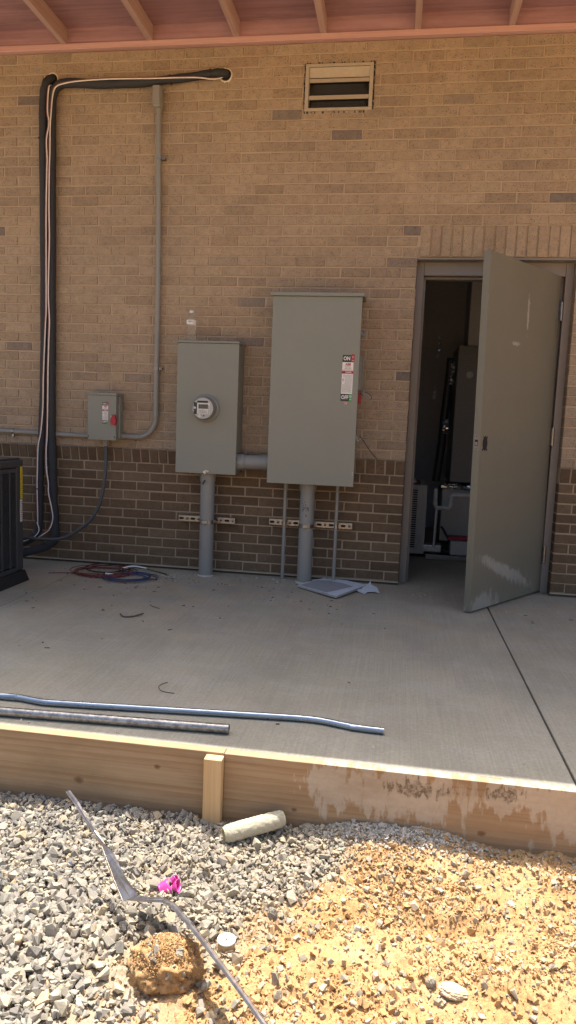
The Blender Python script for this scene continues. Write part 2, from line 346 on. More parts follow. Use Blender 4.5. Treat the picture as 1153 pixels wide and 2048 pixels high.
# ------------------------------------------------------------------ mesh helpers
def V(*a): return Vector(a)
class MB:
    def __init__(s): s.v = []; s.f = []; s.mi = []; s.sm = []; s.mats = []
    def mat(s, k):
        if k not in s.mats: s.mats.append(k)
        return s.mats.index(k)
    def add(s, vs, fs, k, smooth=False):
        o = len(s.v); s.v += [tuple(p) for p in vs]; i = s.mat(k)
        for f in fs: s.f.append([o+a for a in f]); s.mi.append(i); s.sm.append(smooth)
    def box(s, x0, x1, y0, y1, z0, z1, k, bev=0, rot=None, about=None):
        if bev:
            bm = bmesh.new(); bmesh.ops.create_cube(bm, size=1)
            for vv in bm.verts: vv.co = V(x0+(vv.co.x+.5)*(x1-x0), y0+(vv.co.y+.5)*(y1-y0), z0+(vv.co.z+.5)*(z1-z0))
            bmesh.ops.bevel(bm, geom=bm.edges[:], offset=bev, segments=2, profile=.5, affect='EDGES')
            bm.verts.index_update()
            vs = [vv.co.copy() for vv in bm.verts]; fs = [[vv.index for vv in f.verts] for f in bm.faces]; bm.free()
        else:
            vs = [V(x, y, z) for z in (z0, z1) for y in (y0, y1) for x in (x0, x1)]
            fs = [(0, 2, 3, 1), (4, 5, 7, 6), (0, 1, 5, 4), (2, 6, 7, 3), (0, 4, 6, 2), (1, 3, 7, 5)]
        if rot:
            ab = about or V((x0+x1)/2, (y0+y1)/2, (z0+z1)/2); Rm = Euler(rot).to_matrix()
            vs = [ab + Rm @ (p-ab) for p in vs]
        s.add(vs, fs, k)
    def tube(s, pts, r, k, n=14, caps=True, hollow=0):
        pts = [Vector(p) for p in pts]; rr = r if hasattr(r, '__len__') else [r]*len(pts)
        vs = []; fs = []; up = None
        for i, p in enumerate(pts):
            t = (pts[min(i+1, len(pts)-1)]-pts[max(i-1, 0)]).normalized()
            if up is None:
                a = V(0, 0, 1) if abs(t.z) < .9 else V(1, 0, 0); up = (a - t*a.dot(t)).normalized()
            else:
                up = up - t*up.dot(t); up = up.normalized() if up.length > 1e-6 else t.orthogonal().normalized()
            b = t.cross(up)
            for j in range(n):
                an = 2*math.pi*j/n; vs.append(p + (up*math.cos(an)+b*math.sin(an))*rr[i])
        m_ = len(pts)
        for i in range(m_-1):
            for j in range(n):
                fs.append((i*n+j, i*n+(j+1) % n, (i+1)*n+(j+1) % n, (i+1)*n+j))
        s.add(vs, fs, k, True)
        if caps:
            if hollow:
                for e, q in ((0, -1), (m_-1, 1)):
                    ring = vs[e*n:e*n+n]; c = pts[e]; t = (pts[1]-pts[0] if e == 0 else pts[-1]-pts[-2]).normalized()
                    inn = [c+(p-c)*hollow for p in ring]; deep = [p - t*q*.12 for p in inn]
                    vv = ring+inn+deep; ff = []
                    for j in range(n):
                        j2 = (j+1) % n
                        ff += [(j, j2, n+j2, n+j), (n+j, n+j2, 2*n+j2, 2*n+j)]
                    s.add(vv, ff, k)
                    s.add(deep, [list(range(n))], 'dark')
            else:
                s.add(vs[:n], [list(range(n))[::-1]], k); s.add(vs[-n:], [list(range(n))], k)
    def cyl(s, p0, p1, r0, k, r1=None, n=20): s.tube([p0, p1], [r0, r0 if r1 is None else r1], k, n)
    def lathe(s, prof, c, k, axis='z', n=28, cap=True):
        vs = []; fs = []
        for r, h in prof:
            for j in range(n):
                a = 2*math.pi*j/n; x, y = r*math.cos(a), r*math.sin(a)
                vs.append(V(c[0]+x, c[1]+y, c[2]+h) if axis == 'z' else V(c[0]+x, c[1]-h, c[2]+y))
        for i in range(len(prof)-1):
            for j in range(n): fs.append((i*n+j, i*n+(j+1) % n, (i+1)*n+(j+1) % n, (i+1)*n+j))
        s.add(vs, fs, k, True)
        if cap: s.add(vs[-n:], [list(range(n))], k)
    def poly(s, pts, k): s.add(pts, [list(range(len(pts)))], k)
    def text(s, body, size, loc, k, bold=0.0, width=None, Mx=None, center=True):
        cu = bpy.data.curves.new('t', 'FONT'); cu.body = body; cu.size = size; cu.extrude = 0.0002; cu.offset = bold*size
        cu.resolution_u = 2
        if center: cu.align_x = 'CENTER'; cu.align_y = 'CENTER'
        o = bpy.data.objects.new('t', cu); me = bpy.data.meshes.new_from_object(o)
        cs = np.zeros(len(me.vertices)*3); me.vertices.foreach_get('co', cs); cs = cs.reshape(-1, 3)
        if width and len(cs): cs[:, 0] *= width/max(1e-6, np.ptp(cs[:, 0]))
        Rm = Mx or Euler((math.pi/2, 0, 0)).to_matrix()
        vs = [Vector(loc)+Rm @ Vector(p) for p in cs]; fs = [list(p.vertices) for p in me.polygons]
        if vs: s.add(vs, fs, k)
        bpy.data.objects.remove(o); bpy.data.meshes.remove(me); bpy.data.curves.remove(cu)
    def build(s, name, parent=None, loc=None, **kw):
        me = bpy.data.meshes.new(name)
        me.from_pydata(s.v, [], s.f)
        for k in s.mats: me.materials.append(MM[k])
        me.polygons.foreach_set('material_index', s.mi); me.polygons.foreach_set('use_smooth', s.sm)
        me.update()
        o = bpy.data.objects.new(name, me); C.objects.link(o)
        if parent is not None: o.parent = parent
        if loc is not None: o.location = loc
        return tag(o, **kw)
def tag(o, label=None, category=None, group=None, kind=None):
    for k, v_ in (('label', label), ('category', category), ('group', group), ('kind', kind)):
        if v_: o[k] = v_
    return o
def thing(name, label, category, loc=(0, 0, 0), group=None):
    o = bpy.data.objects.new(name, None); C.objects.link(o); o.empty_display_size = .1; o.location = loc
    tag(o, label, category, group)
    return o
def smooth_path(pts, sub=6):
    P = [Vector(p) for p in pts]; out = []
    for i in range(len(P)-1):
        a = P[max(i-1, 0)]; b = P[i]; c = P[i+1]; d = P[min(i+2, len(P)-1)]
        for j in range(sub):
            t = j/sub
            out.append(.5*((2*b)+(c-a)*t+(2*a-5*b+4*c-d)*t*t+(3*b-a-3*c+d)*t*t*t))
    out.append(P[-1]); return out

# ------------------------------------------------------------------ wall
BL = .2032; CO = BL/3; J = .0097
ZB = .025; ZR0 = ZB+11*CO; ZR1 = ZR0+.1016; ZH = ZR1+20*CO; ZS = ZH+3*CO; ZT = ZR1+40*CO
DOOR_X1 = 1.0217
VENT = (-.803, -.345, 3.149, 3.452)
WX0, WX1 = -5.3, 4.2
def add_brick(mb, x0, x1, z0, z1, k, yf=0.0, tilt=0.0, depth=.092, jit=.0017, vert=False):
    r = lambda: rnd.uniform(-jit, jit)
    b = .0032
    y = yf+rnd.uniform(-.0012, .0012)
    def Y(z): return y + (z-z0)/(z1-z0)*(-tilt) if tilt else y
    xa, xb, za, zb_ = x0+r(), x1+r(), z0+r(), z1+r()
    ring = [(xa, za), (xb+r(), za+r()*.5), (xb, zb_), (xa+r(), zb_+r()*.5)]
    cx, cz = (xa+xb)/2, (za+zb_)/2
    inn = [(px+(b if px < cx else -b), pz+(b if pz < cz else -b)) for px, pz in ring]
    vs = [(px, Y(pz), pz) for px, pz in inn]+[(px, Y(pz)+b*.9, pz) for px, pz in ring]+[(px, yf+depth, pz) for px, pz in ring]
    fs = [(0, 1, 2, 3)]+[(4+i, 4+(i+1) % 4, (i+1) % 4, i) for i in range(4)]+[(8+i, 8+(i+1) % 4, 4+(i+1) % 4, 4+i) for i in range(4)]
    mb.add(vs, fs, k)
wall = thing('brick_wall', 'tan speckled brick wall above a dark brown brick base, behind everything', 'wall')
upper, lower, rowlock, soldier, mortar = MB(), MB(), MB(), MB(), MB()
def course(mb, k, z0, odd, x_lo, x_hi):
    n0 = math.floor(WX0/BL)-1; off = 0 if odd else .5
    x = (n0+off)*BL
    while x < x_hi:
        a, b = max(x, x_lo)+(J/2 if x > x_lo+1e-4 else 0), min(x+BL, x_hi)-(J/2 if x+BL < x_hi-1e-4 else 0)
        x += BL
        if b-a < .03: continue
        segs = [(a, b)]
        zc = z0+CO/2
        if VENT[2] < zc < VENT[3]:
            segs = []
            if a < VENT[0]: segs.append((a, min(b, VENT[0]-.004)))
            if b > VENT[1]: segs.append((max(a, VENT[1]+.004), b))
        for p, q_ in segs:
            if q_-p > .012: add_brick(mb, p, q_, z0+J/2, z0+CO-J/2, k)
for i in range(11):
    for lo, hi in ((WX0, 0), (DOOR_X1, WX1)): course(lower, 'dark_brick', ZB+i*CO, i % 2 == 1, lo, hi)
for i in range(40):
    z0 = ZR1+i*CO
    if i < 20: rng = ((WX0, 0), (DOOR_X1, WX1))
    elif i < 23: rng = ((WX0, .012), (DOOR_X1+.012, WX1))
    else: rng = ((WX0, WX1),)
    for lo, hi in rng: course(upper, 'tan_brick', z0, i % 2 == 1, lo, hi)
for sgn, xs_, lim in ((-1, 0.0, WX0), (1, DOOR_X1, WX1)):
    x = xs_
    while (x-lim)*sgn < 0:
        x1 = x+CO*sgn; lo, hi = min(x, x1), max(x, x1)
        add_brick(rowlock, lo+.005, hi-.005, ZR0+.004, ZR1-.003, 'dark_brick', yf=.001, tilt=.024)
        x = x1
x = .014
for i in range(15):
    w_ = (DOOR_X1+.010-.014)/15
    add_brick(soldier, x+.004, x+w_-.004, ZH+.004, ZS-.004, 'tan_brick', yf=-.004)
    x += w_
for lo, hi in ((WX0, -.002), (DOOR_X1+.002, WX1)):
    mortar.box(lo, hi, .0045, .09, ZB, ZR0, 'dark_mortar')
    # sloped mortar behind the tilted rowlock
    vs = [(lo, .0065, ZR0), (hi, .0065, ZR0), (hi, -.014, ZR1-.004), (lo, -.014, ZR1-.004), (lo, .02, ZR1+.006), (hi, .02, ZR1+.006)]
    mortar.add(vs, [(0, 1, 2, 3), (3, 2, 5, 4)], 'dark_mortar')
    mortar.box(lo, hi, .0062, .09, ZR0+.001, ZH-.0005, 'tan_mortar')
for a in ((WX0, VENT[0], ZH, ZT), (VENT[1], WX1, ZH+.21, ZT), (VENT[1], .012, ZH, ZH+.21), (DOOR_X1+.012, WX1, ZH, ZH+.21), (.012, DOOR_X1+.012, ZH+.002, ZH+.21),
          (VENT[0], VENT[1], ZH, VENT[2]), (VENT[0], VENT[1], VENT[3], ZT)):
    mortar.box(a[0], a[1], .0060, .09, a[2], a[3], 'tan_mortar')
upper.build('upper_brickwork', wall); lower.build('base_brickwork', wall)
rowlock.build('rowlock_course', wall); soldier.build('soldier_course', wall); mortar.build('mortar', wall)
b = MB()
for lo, hi in ((WX0, 0), (DOOR_X1, WX1)):
    b.box(lo, hi, .018, .09, -.02, ZB-.004, 'dark_brick')
    b.box(lo, hi, -.008, .016, ZB-.0075, ZB-.0015, 'vent')
b.build('base_flashing', wall)

# building shell: room behind the door, closed on all sides
room = thing('utility_room', 'dark unlit utility room seen through the open doorway', 'room')
b = MB()
b.box(-1.6, -1.5, .1, 3.1, .002, 2.9, 'room'); b.box(2.6, 2.7, .1, 3.1, .002, 2.9, 'room')
b.box(-1.6, 2.7, 3.1, 3.2, .002, 2.9, 'room'); b.build('room_wall', room)
b = MB(); b.box(-1.6, 2.7, .1, 3.2, 2.9, 3.0, 'room'); b.build('ceiling', room)
b = MB(); b.box(WX0, -.06, .092, .2, ZB, 3.6, 'room'); b.box(1.08, WX1, .092, .2, ZB, 3.6, 'room')
b.box(-.06, 1.08, .092, .2, 2.2, 3.6, 'room'); b.build('backing_wall', wall)

# ------------------------------------------------------------------ roof overhang
EAVE = 1.335
roof = thing('roof_overhang', 'reddish plywood roof overhang on wooden joists above the brick wall', 'roof')
b = MB(); b.box(WX0, WX1, -.030, .17, ZT+.006, ZT+.043, 'lumber', .002); b.build('top_plate', roof)
b = MB()
PZ = ZT+.043+.105
xs = [-5.6, -3.15, -.71, 1.73, 4.3]
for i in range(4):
    b.box(xs[i]+.0015, xs[i+1]-.0015, -.012, .0, ZT+.044, PZ+.10, 'ply_glare')
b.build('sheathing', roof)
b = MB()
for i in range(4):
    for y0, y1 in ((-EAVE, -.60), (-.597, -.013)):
        b.box(xs[i]+.0015, xs[i+1]-.0015, y0, y1, PZ+.0+(0.0), PZ+.015, 'ply_glare')
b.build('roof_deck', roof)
b = MB(); b.box(-5.6, 4.3, -EAVE-.04, -EAVE-.002, ZT+.0, PZ+.05, 'lumber'); b.build('fascia', roof)
b = MB(); b.box(-5.6, 4.3, -EAVE, 7.0, PZ+.016, PZ+.12, 'ply_glare'); b.build('roof_panel', roof)
jx = [-2.483, -1.868, -1.268, -.690, -.082, .500]
jx = [-5.53, -4.92, -4.31, -3.7, -3.09]+jx+[1.11, 1.72, 2.33, 2.94, 3.55]
for i, x in enumerate(jx):
    b = MB(); b.box(x-.020, x+.020, -EAVE, -.0125, ZT+.0435, PZ-.001, 'joist', .002)
    b.build('joist', roof)

# ------------------------------------------------------------------ slab and ground
b = MB()
for x0, x1 in ((-8, -5.04), (-5.035, -2.2475), (-2.2425, .553), (.561, 3.35), (3.355, 9)):
    b.box(x0, x1, -2.73, -.0, -.12, 0, 'concrete', .004)
b.box(-8, 9, .0005, 7, -.12, -.0005, 'concrete')
b.box(-8, 9, -2.728, 7, -.5, -.13, 'dark')
slab = b.build('concrete_slab', kind='structure')

def fbm(x, y, seed, octs=5, s0=1.0, gain=.5):
    rg = np.random.RandomState(seed); tot = 0; a = 1; f = s0
    for o in range(octs):
        tab = rg.rand(256, 256)
        X = x*f+17.3*o; Yy = y*f+5.1*o
        xi = np.floor(X).astype(int); yi = np.floor(Yy).astype(int); fx = X-xi; fy = Yy-yi
        fx = fx*fx*(3-2*fx); fy = fy*fy*(3-2*fy)
        g_ = lambda i, j: tab[(xi+i) % 256, (yi+j) % 256]
        tot = tot+a*((g_(0, 0)*(1-fx)+g_(1, 0)*fx)*(1-fy)+(g_(0, 1)*(1-fx)+g_(1, 1)*fx)*fy-.5)
        a *= gain; f *= 2.03
    return tot
def gravel_mask(x, y):
    edge = np.interp(y, [-3.7, -3.4, -3.25, -3.1, -2.8], [-.74, -.62, -.52, -.32, -.16])
    n = fbm(x, y, 11, 4, 4.0)*.26
    mk = np.clip((edge-x+n)/.18+.5, 0, 1)
    bare = np.exp(-(((x+.62)/.13)**2+((y+3.42)/.11)**2))      # dirt showing through beside the clod
    return np.clip(mk-bare*1.1, 0, 1)
def hgt(x, y):
    d = -2.77-y
    edge = np.interp(x, [-1.4, -.65, -.36, -.2, .12, .24, .33, .56, .9], [-.235, -.243, -.235, -.195, -.180, -.20, -.212, -.208, -.225])
    wgt = np.exp(-np.clip(d, 0, None)/.16)
    base = -.238
    h = base+(edge-base)*wgt
    near = np.clip(1-np.abs(y+3.3)/2.5, 0, 1)*np.clip(1-np.abs(x+.3)/3.5, 0, 1)
    gm = gravel_mask(x, y)
    h = h+fbm(x, y, 3, 5, 3.0)*.022*near+(1-gm)*(fbm(x, y, 5, 6, 12.0, .66)*.017+np.abs(fbm(x, y, 8, 4, 40.0, .65))*.011)*(near > 0)
    # hollows and heaps in the dirt on the right
    for cx, cy, rx, ry, a in ((.17, -3.16, .10, .035, -.022), (.13, -3.10, .12, .03, .014), (-.23, -3.24, .05, .03, -.025), (.30, -3.32, .12, .06, .018), (-.1, -3.42, .12, .05, .012), (.35, -3.08, .07, .04, -.012), (.02, -3.52, .1, .04, .012)):
        h = h+a*np.exp(-(((x-cx)/rx)**2+((y-cy)/ry)**2))
    return h
def axis(lo, hi, st, far):
    a = list(np.arange(lo, hi, st)); s_ = st; p = a[-1]
    while p < far[1]: s_ *= 1.22; p += s_; a.append(p)
    s_ = st; p = a[0]
    while p > far[0]: s_ *= 1.22; p -= s_; a.insert(0, p)
    return np.array(a)
ax = axis(-1.75, 1.0, .0058, (-70, 70)); ay = axis(-3.95, -2.75, .0058, (-70, 60))
Xg, Yg = np.meshgrid(ax, ay); Zg = hgt(Xg, Yg)
nx, ny = len(ax), len(ay)
vs = np.stack([Xg, Yg, Zg], -1).reshape(-1, 3)
ii = np.arange(nx*ny).reshape(ny, nx)
fs = np.stack([ii[:-1, :-1], ii[:-1, 1:], ii[1:, 1:], ii[1:, :-1]], -1).reshape(-1, 4)
def np_mesh(name, vs, fs, k, smooth=False, parent=None, **kw):
    me = bpy.data.meshes.new(name)
    nv = fs.shape[1]
    me.vertices.add(len(vs)); me.vertices.foreach_set('co', np.asarray(vs, np.float32).ravel())
    me.loops.add(fs.size); me.loops.foreach_set('vertex_index', fs.astype(np.int32).ravel())
    me.polygons.add(len(fs)); me.polygons.foreach_set('loop_start', (np.arange(len(fs))*nv).astype(np.int32))
    me.polygons.foreach_set('use_smooth', np.full(len(fs), smooth, bool))
    me.update(calc_edges=True); me.validate()
    me.materials.append(MM[k])
    o = bpy.data.objects.new(name, me); C.objects.link(o)
    if parent is not None: o.parent = parent
    return tag(o, **kw)
np_mesh('ground', vs, fs, 'dirt', True, kind='structure')

nr = np.random.RandomState(4)
def templates(n, npts, flat=1.0, seed=0):
    out = []; rs = np.random.RandomState(seed)
    for i in range(n):
        p = rs.uniform(-1, 1, (npts, 3)); p = np.sign(p)*np.abs(p)**.6; p *= (.95/np.linalg.norm(p, axis=1)[:, None])**.55
        bm = bmesh.new()
        for q_ in p: bm.verts.new(q_)
        r_ = bmesh.ops.convex_hull(bm, input=bm.verts[:])
        bmesh.ops.delete(bm, geom=[v_ for v_ in bm.verts if not v_.link_faces], context='VERTS')
        bmesh.ops.triangulate(bm, faces=bm.faces[:]); bm.verts.index_update()
        vv = np.array([v_.co[:] for v_ in bm.verts]); ff = np.array([[v_.index for v_ in f.verts] for f in bm.faces]); bm.free()
        vv[:, 0] *= rs.uniform(.95, 1.3); vv[:, 2] *= flat*rs.uniform(.5, .95)
        out.append((vv, ff))
    return out
def rotmats(n, rs):
    q_ = rs.normal(size=(n, 4)); q_ /= np.linalg.norm(q_, axis=1)[:, None]; w_, x_, y_, z_ = q_.T
    return np.stack([1-2*(y_*y_+z_*z_), 2*(x_*y_-z_*w_), 2*(x_*z_+y_*w_), 2*(x_*y_+z_*w_), 1-2*(x_*x_+z_*z_), 2*(y_*z_-x_*w_), 2*(x_*z_-y_*w_), 2*(y_*z_+x_*w_), 1-2*(x_*x_+y_*y_)], -1).reshape(-1, 3, 3)
def scatter(name, pos, size, tmps, k, seed, **kw):
    rs = np.random.RandomState(seed); n = len(pos); Rm = rotmats(n, rs); ti = rs.randint(0, len(tmps), n)
    VV, FF, off = [], [], 0
    for t, (tv, tf) in enumerate(tmps):
        ids = np.where(ti == t)[0]
        if not len(ids): continue
        vv = np.einsum('nij,vj->nvi', Rm[ids], tv)*size[ids][:, None, None]+pos[ids][:, None, :]
        VV.append(vv.reshape(-1, 3)); FF.append((tf[None]+(np.arange(len(ids))*len(tv))[:, None, None]).reshape(-1, 3)+off); off += len(ids)*len(tv)
    return np_mesh(name, np.concatenate(VV), np.concatenate(FF), k, False, **kw)
stT = templates(40, 14, .9, 3); crT = templates(12, 8, .85, 9)
# crushed stone
N = 80000
px_ = nr.uniform(-2.3, 1.25, N); py_ = nr.uniform(-4.1, -2.785, N)
gm = gravel_mask(px_, py_)
dens = gm*.98+(1-gm)*.075+(1-gm)*.16*np.clip(1-(-2.785-py_)/.40, 0, 1)
keep = nr.rand(N) < dens*np.interp(px_, [-2.3, -1.9, 1.25], [.4, 1, .8])
px_, py_, gm = px_[keep], py_[keep], gm[keep]
sz = nr.lognormal(0, .34, len(px_))*np.interp(px_, [-1.6, -.7, .1, .8], [.0090, .0084, .0060, .0054])*np.interp(py_, [-3.7, -2.8], [1.12, .9])
sz = np.clip(sz, .0025, .020)
pz_ = hgt(px_, py_)+sz*nr.uniform(.1, .9, len(px_))+gm*nr.uniform(0, .012, len(px_))
scatter('crushed_stone', np.stack([px_, py_, pz_], -1), sz, stT, 'stone', 5, label='grey crushed stone gravel spread along the form board', category='gravel', kind='stuff')
# soil crumbs
N = 110000
px_ = nr.uniform(-1.2, .95, N); py_ = nr.uniform(-3.85, -2.785, N)
gm = gravel_mask(px_, py_); cl = np.clip(fbm(px_, py_, 21, 4, 7.0)*1.2+.55, .1, 1)
keep = nr.rand(N) < (1-gm*.72)*cl
px_, py_ = px_[keep], py_[keep]
sz = np.clip(nr.lognormal(0, .66, len(px_))*.0026, .0011, .0135)
scatter('soil_crumbs', np.stack([px_, py_, hgt(px_, py_)+sz*.35], -1), sz, crT, 'crumb', 6, label='loose crumbs of orange dirt scattered over the ground', category='soil', kind='stuff')
# grey cement spill heaped against the board
cx_ = nr.normal(-.05, .15, 5200); cy_ = -2.778-np.abs(nr.normal(0, .032, 5200))
sz = np.clip(nr.lognormal(0, .55, 5200)*.0026, .001, .011)
scatter('cement_spill', np.stack([cx_, cy_, hgt(cx_, cy_)+sz*.4+.008*np.exp(-((cx_+.05)/.15)**2)*nr.rand(5200)], -1), sz, crT, 'cement', 8, label='pale grey cement crumbs heaped against the form board', category='cement spill', kind='stuff')

# form board
fb = thing('form_board', 'long wooden form board with cement splashes along the slab edge', 'board')
b = MB(); b.box(-3.4, -.572, -2.772, -2.734, -.245, .0035, 'form', .0025); b.box(-.571, 3.0, -2.772, -2.734, -.245, .002, 'form', .0025); b.build('plank', fb)
b = MB(); b.box(-.630, -.570, -2.812, -2.773, -.33, -.004, 'stake', .0025); b.build('stake', fb)
b = MB(); b.box(1.55, 1.61, -2.812, -2.773, -.33, -.004, 'stake', .0025); b.build('stake', fb)

# ------------------------------------------------------------------ wall vent
vt = thing('wall_vent', 'beige metal louvred vent set high in the brick wall', 'vent')
x0, x1, z0, z1 = VENT
b = MB(); fw = .020
b.box(x0+.006, x1-.006, -.012, .05, z1-fw-.004, z1-.006, 'vent', .002); b.box(x0+.006, x1-.006, -.012, .05, z0+.006, z0+fw+.004, 'vent', .002)
b.box(x0+.006, x0+fw+.010, -.011, .05, z0+fw+.0045, z1-fw-.0045, 'vent', .002); b.box(x1-fw-.010, x1-.006, -.011, .05, z0+fw+.0045, z1-fw-.0045, 'vent', .002)
b.build('frame', vt)
for zc, h_, y_ in ((3.396, .060, .0), (3.345, .024, -.004), (3.240, .026, -.004)):
    b = MB(); b.box(x0+.031, x1-.031, y_, y_+.006, zc-h_/2, zc+h_/2, 'vent', .001, rot=(.30 if h_ > .05 else -.12, 0, 0)); b.build('louvre_blade', vt)
b = MB(); b.box(x0+.008, x1-.008, .075, .088, z0+.008, z1-.008, 'dark'); b.build('backing', vt)
b = MB()
for zl, zh in ((3.268, 3.334), (3.178, 3.228)):
    xx = x0+.031; hh = zh-zl
    while xx < x1-.031:
        for dx in (.5, -.5):
            xe = xx+dx*hh*1.0
            b.tube([(xx, .03, zl), (xe, .03, zh)], .0007, 'steel', 4, False)
        xx += .011
b.build('wire_screen', vt)
b = MB()
for i in range(90):
    t = rnd.random()
    if rnd.random() < .35: cx, cz = x0+t*(x1-x0), rnd.choice([z0+.001, z1-.001])
    else: cx, cz = rnd.choice([x0+.001, x1-.001, x1-.001]), z0+t*(z1-z0)
    b.box(cx-.004, cx+.004, -.001, .005, cz-.009, cz+.009, rnd.choice(['black', 'foam', 'foam', 'tan_mortar']), .001, rot=(0, rnd.uniform(-.3, .3), 0))
b.build('sealant_bead', vt)

# ------------------------------------------------------------------ refrigerant lines
def ring_hole(nm, lab, x, z, ph):
    o = thing(nm, lab, 'pipe hole', (0, 0, 0), 'sealed pipe holes high in the brick wall')
    b = MB(); n = 26; vs = []
    for j in range(n):
        a = 2*math.pi*j/n
        ri, ro = .037+rnd.uniform(-.001, .001), .046+rnd.uniform(-.003, .004)
        for r_, y in ((ri, .02), (ri+.001, -.006), ((ri+ro)/2, -.011), (ro, -.001)):
            vs.append((x+r_*math.cos(a), y, z+r_*math.sin(a)))
    fs = [(4*j+i, 4*((j+1) % n)+i, 4*((j+1) % n)+i+1, 4*j+i+1) for j in range(n) for i in range(3)]
    b.add(vs, fs, 'sealant', True); b.build('sealant_ring', o)
    b = MB(); b.lathe([(.0375, .0), (.0375, .001)], (x, -.0032, z), 'dark', 'y'); b.build('hole', o)
ring_hole('pipe_hole', 'left sealed hole in the wall where the first black pipe enters', -2.578, 3.408, 0)
ring_hole('pipe_hole', 'right sealed hole in the wall where the horizontal black pipe enters', -1.340, 3.400, 0)
def ties(parent, pts, r, idx):
    for i in idx:
        p = Vector(pts[i]); t = (Vector(pts[i+1])-Vector(pts[i-1])).normalized()
        b = MB(); up = t.orthogonal().normalized(); bb = t.cross(up)
        b.tube([p+t*-.002, p+t*.002], r+.0025, 'black', 16)
        d = V(rnd.uniform(-1, 1), -1, 0).normalized(); q_ = p+d*r
        b.box(q_.x-.006, q_.x+.006, q_.y-.006, q_.y+.002, q_.z-.004, q_.z+.004, 'black', .001)
        b.tube([q_, q_+V(rnd.uniform(-.03, .03), -.008, rnd.uniform(-.01, .01))], .0015, 'black', 5)
        b.build('cable_tie', parent)
def wob(pts, sub, amp):
    return [p+V(rnd.uniform(-amp, amp), 0, rnd.uniform(-amp, amp)) for p in smooth_path(pts, sub)]
LL = thing('refrigerant_line', 'left black foam insulated pipe running straight down the wall from the left hole', 'pipe', (0, 0, 0), 'black insulated pipes on the wall')
P = smooth_path([(-2.578, .03, 3.40), (-2.582, -.03, 3.395), (-2.606, -.052, 3.34), (-2.624, -.046, 3.22), (-2.626, -.042, 2.8), (-2.621, -.042, 2.1), (-2.624, -.042, 1.5), (-2.640, -.042, 1.0), (-2.657, -.044, .75), (-2.662, -.046, .5), (-2.664, -.05, .30), (-2.68, -.08, .20), (-2.74, -.2, .15), (-2.80, -.45, .14), (-2.82, -.68, .14)], 5)
b = MB(); b.tube(P, [.0285+.0012*math.sin(i*1.7)+rnd.uniform(-.0006, .0006) for i in range(len(P))], 'foam', 18); b.build('foam_sleeve', LL)
ties(LL, P, .029, (8, 18, 24, 31, 35, 44))
RL = thing('refrigerant_line', 'right black foam insulated pipe running across from the right hole then down the wall', 'pipe', (0, 0, 0), 'black insulated pipes on the wall')
P = smooth_path([(-1.338, .03, 3.402), (-1.345, -.02, 3.402), (-1.375, -.046, 3.394), (-1.45, -.046, 3.388), (-1.6, -.044, 3.372), (-1.9, -.044, 3.352), (-2.2, -.044, 3.350), (-2.42, -.046, 3.362), (-2.50, -.047, 3.352), (-2.548, -.046, 3.30), (-2.562, -.044, 3.2), (-2.564, -.042, 2.9), (-2.566, -.042, 2.2), (-2.567, -.042, 1.5), (-2.570, -.042, 1.05), (-2.560, -.043, .75), (-2.553, -.045, .5), (-2.540, -.05, .30), (-2.535, -.055, .21), (-2.555, -.08, .145), (-2.63, -.2, .11), (-2.72, -.42, .10), (-2.76, -.68, .10)], 5)
b = MB(); b.tube(P, [(.030 if i > 24 else .0265)+.0012*math.sin(i*1.3)+rnd.uniform(-.0006, .0006) for i in range(len(P))], 'foam', 18); b.build('foam_sleeve', RL)
ties(RL, P, .029, (14, 22, 28, 34, 45, 56, 63, 72, 80))
def wire(parent, pts, k, r=.0038, off=(0, 0, 0)):
    b = MB(); b.tube([Vector(p)+V(*off) for p in smooth_path(pts, 4)], r, k, 8); b.build('control_wire', parent)
W1 = [(-2.563, -0.076, 3.333), (-2.573, -0.076, 3.259), (-2.576, -0.076, 3.165), (-2.565, -0.076, 3.091), (-2.584, -0.076, 2.989), (-2.58, -0.076, 2.863), (-2.582, -0.076, 2.784), (-2.588, -0.076, 2.517), (-2.589, -0.076, 2.178), (-2.59, -0.076, 1.84), (-2.594, -0.076, 1.763), (-2.6, -0.076, 1.641), (-2.613, -0.076, 1.354), (-2.615, -0.076, 1.233), (-2.619, -0.076, 1.121), (-2.635, -0.076, 0.962), (-2.655, -0.076, 0.866), (-2.662, -0.076, 0.694), (-2.665, -0.076, 0.531), (-2.661, -0.076, 0.345), (-2.662, -0.076, 0.248), (-2.678, -0.076, 0.194), (-2.718, -0.076, 0.165)]
W2 = [(-1.343, -0.078, 3.334), (-1.394, -0.078, 3.344), (-1.542, -0.078, 3.356), (-1.843, -0.078, 3.359), (-2.126, -0.078, 3.364), (-2.341, -0.078, 3.358), (-2.448, -0.078, 3.346), (-2.516, -0.078, 3.323), (-2.539, -0.078, 3.257), (-2.549, -0.078, 3.154), (-2.556, -0.078, 3.067), (-2.558, -0.078, 2.908), (-2.563, -0.078, 2.783), (-2.566, -0.078, 2.54), (-2.563, -0.078, 2.334), (-2.569, -0.078, 2.109), (-2.572, -0.078, 1.923), (-2.564, -0.078, 1.764), (-2.569, -0.078, 1.624), (-2.576, -0.078, 1.412), (-2.578, -0.078, 1.245), (-2.584, -0.078, 0.953), (-2.592, -0.078, 0.84), (-2.59, -0.078, 0.697), (-2.575, -0.078, 0.592), (-2.575, -0.078, 0.525), (-2.55, -0.078, 0.408), (-2.541, -0.078, 0.331), (-2.567, -0.078, 0.254), (-2.613, -0.078, 0.214), (-2.685, -0.078, 0.172), (-2.765, -0.078, 0.155)]
W1 = [(W1[0][0], -.03, W1[0][2]+.02)]+W1; W1[-1] = (W1[-1][0]-.03, -.15, W1[-1][2])
W2[0] = (-1.345, -.012, 3.385); W2[1] = (-1.40, -.072, W2[1][2]); W2 += [(-2.75, -.5, .17)]
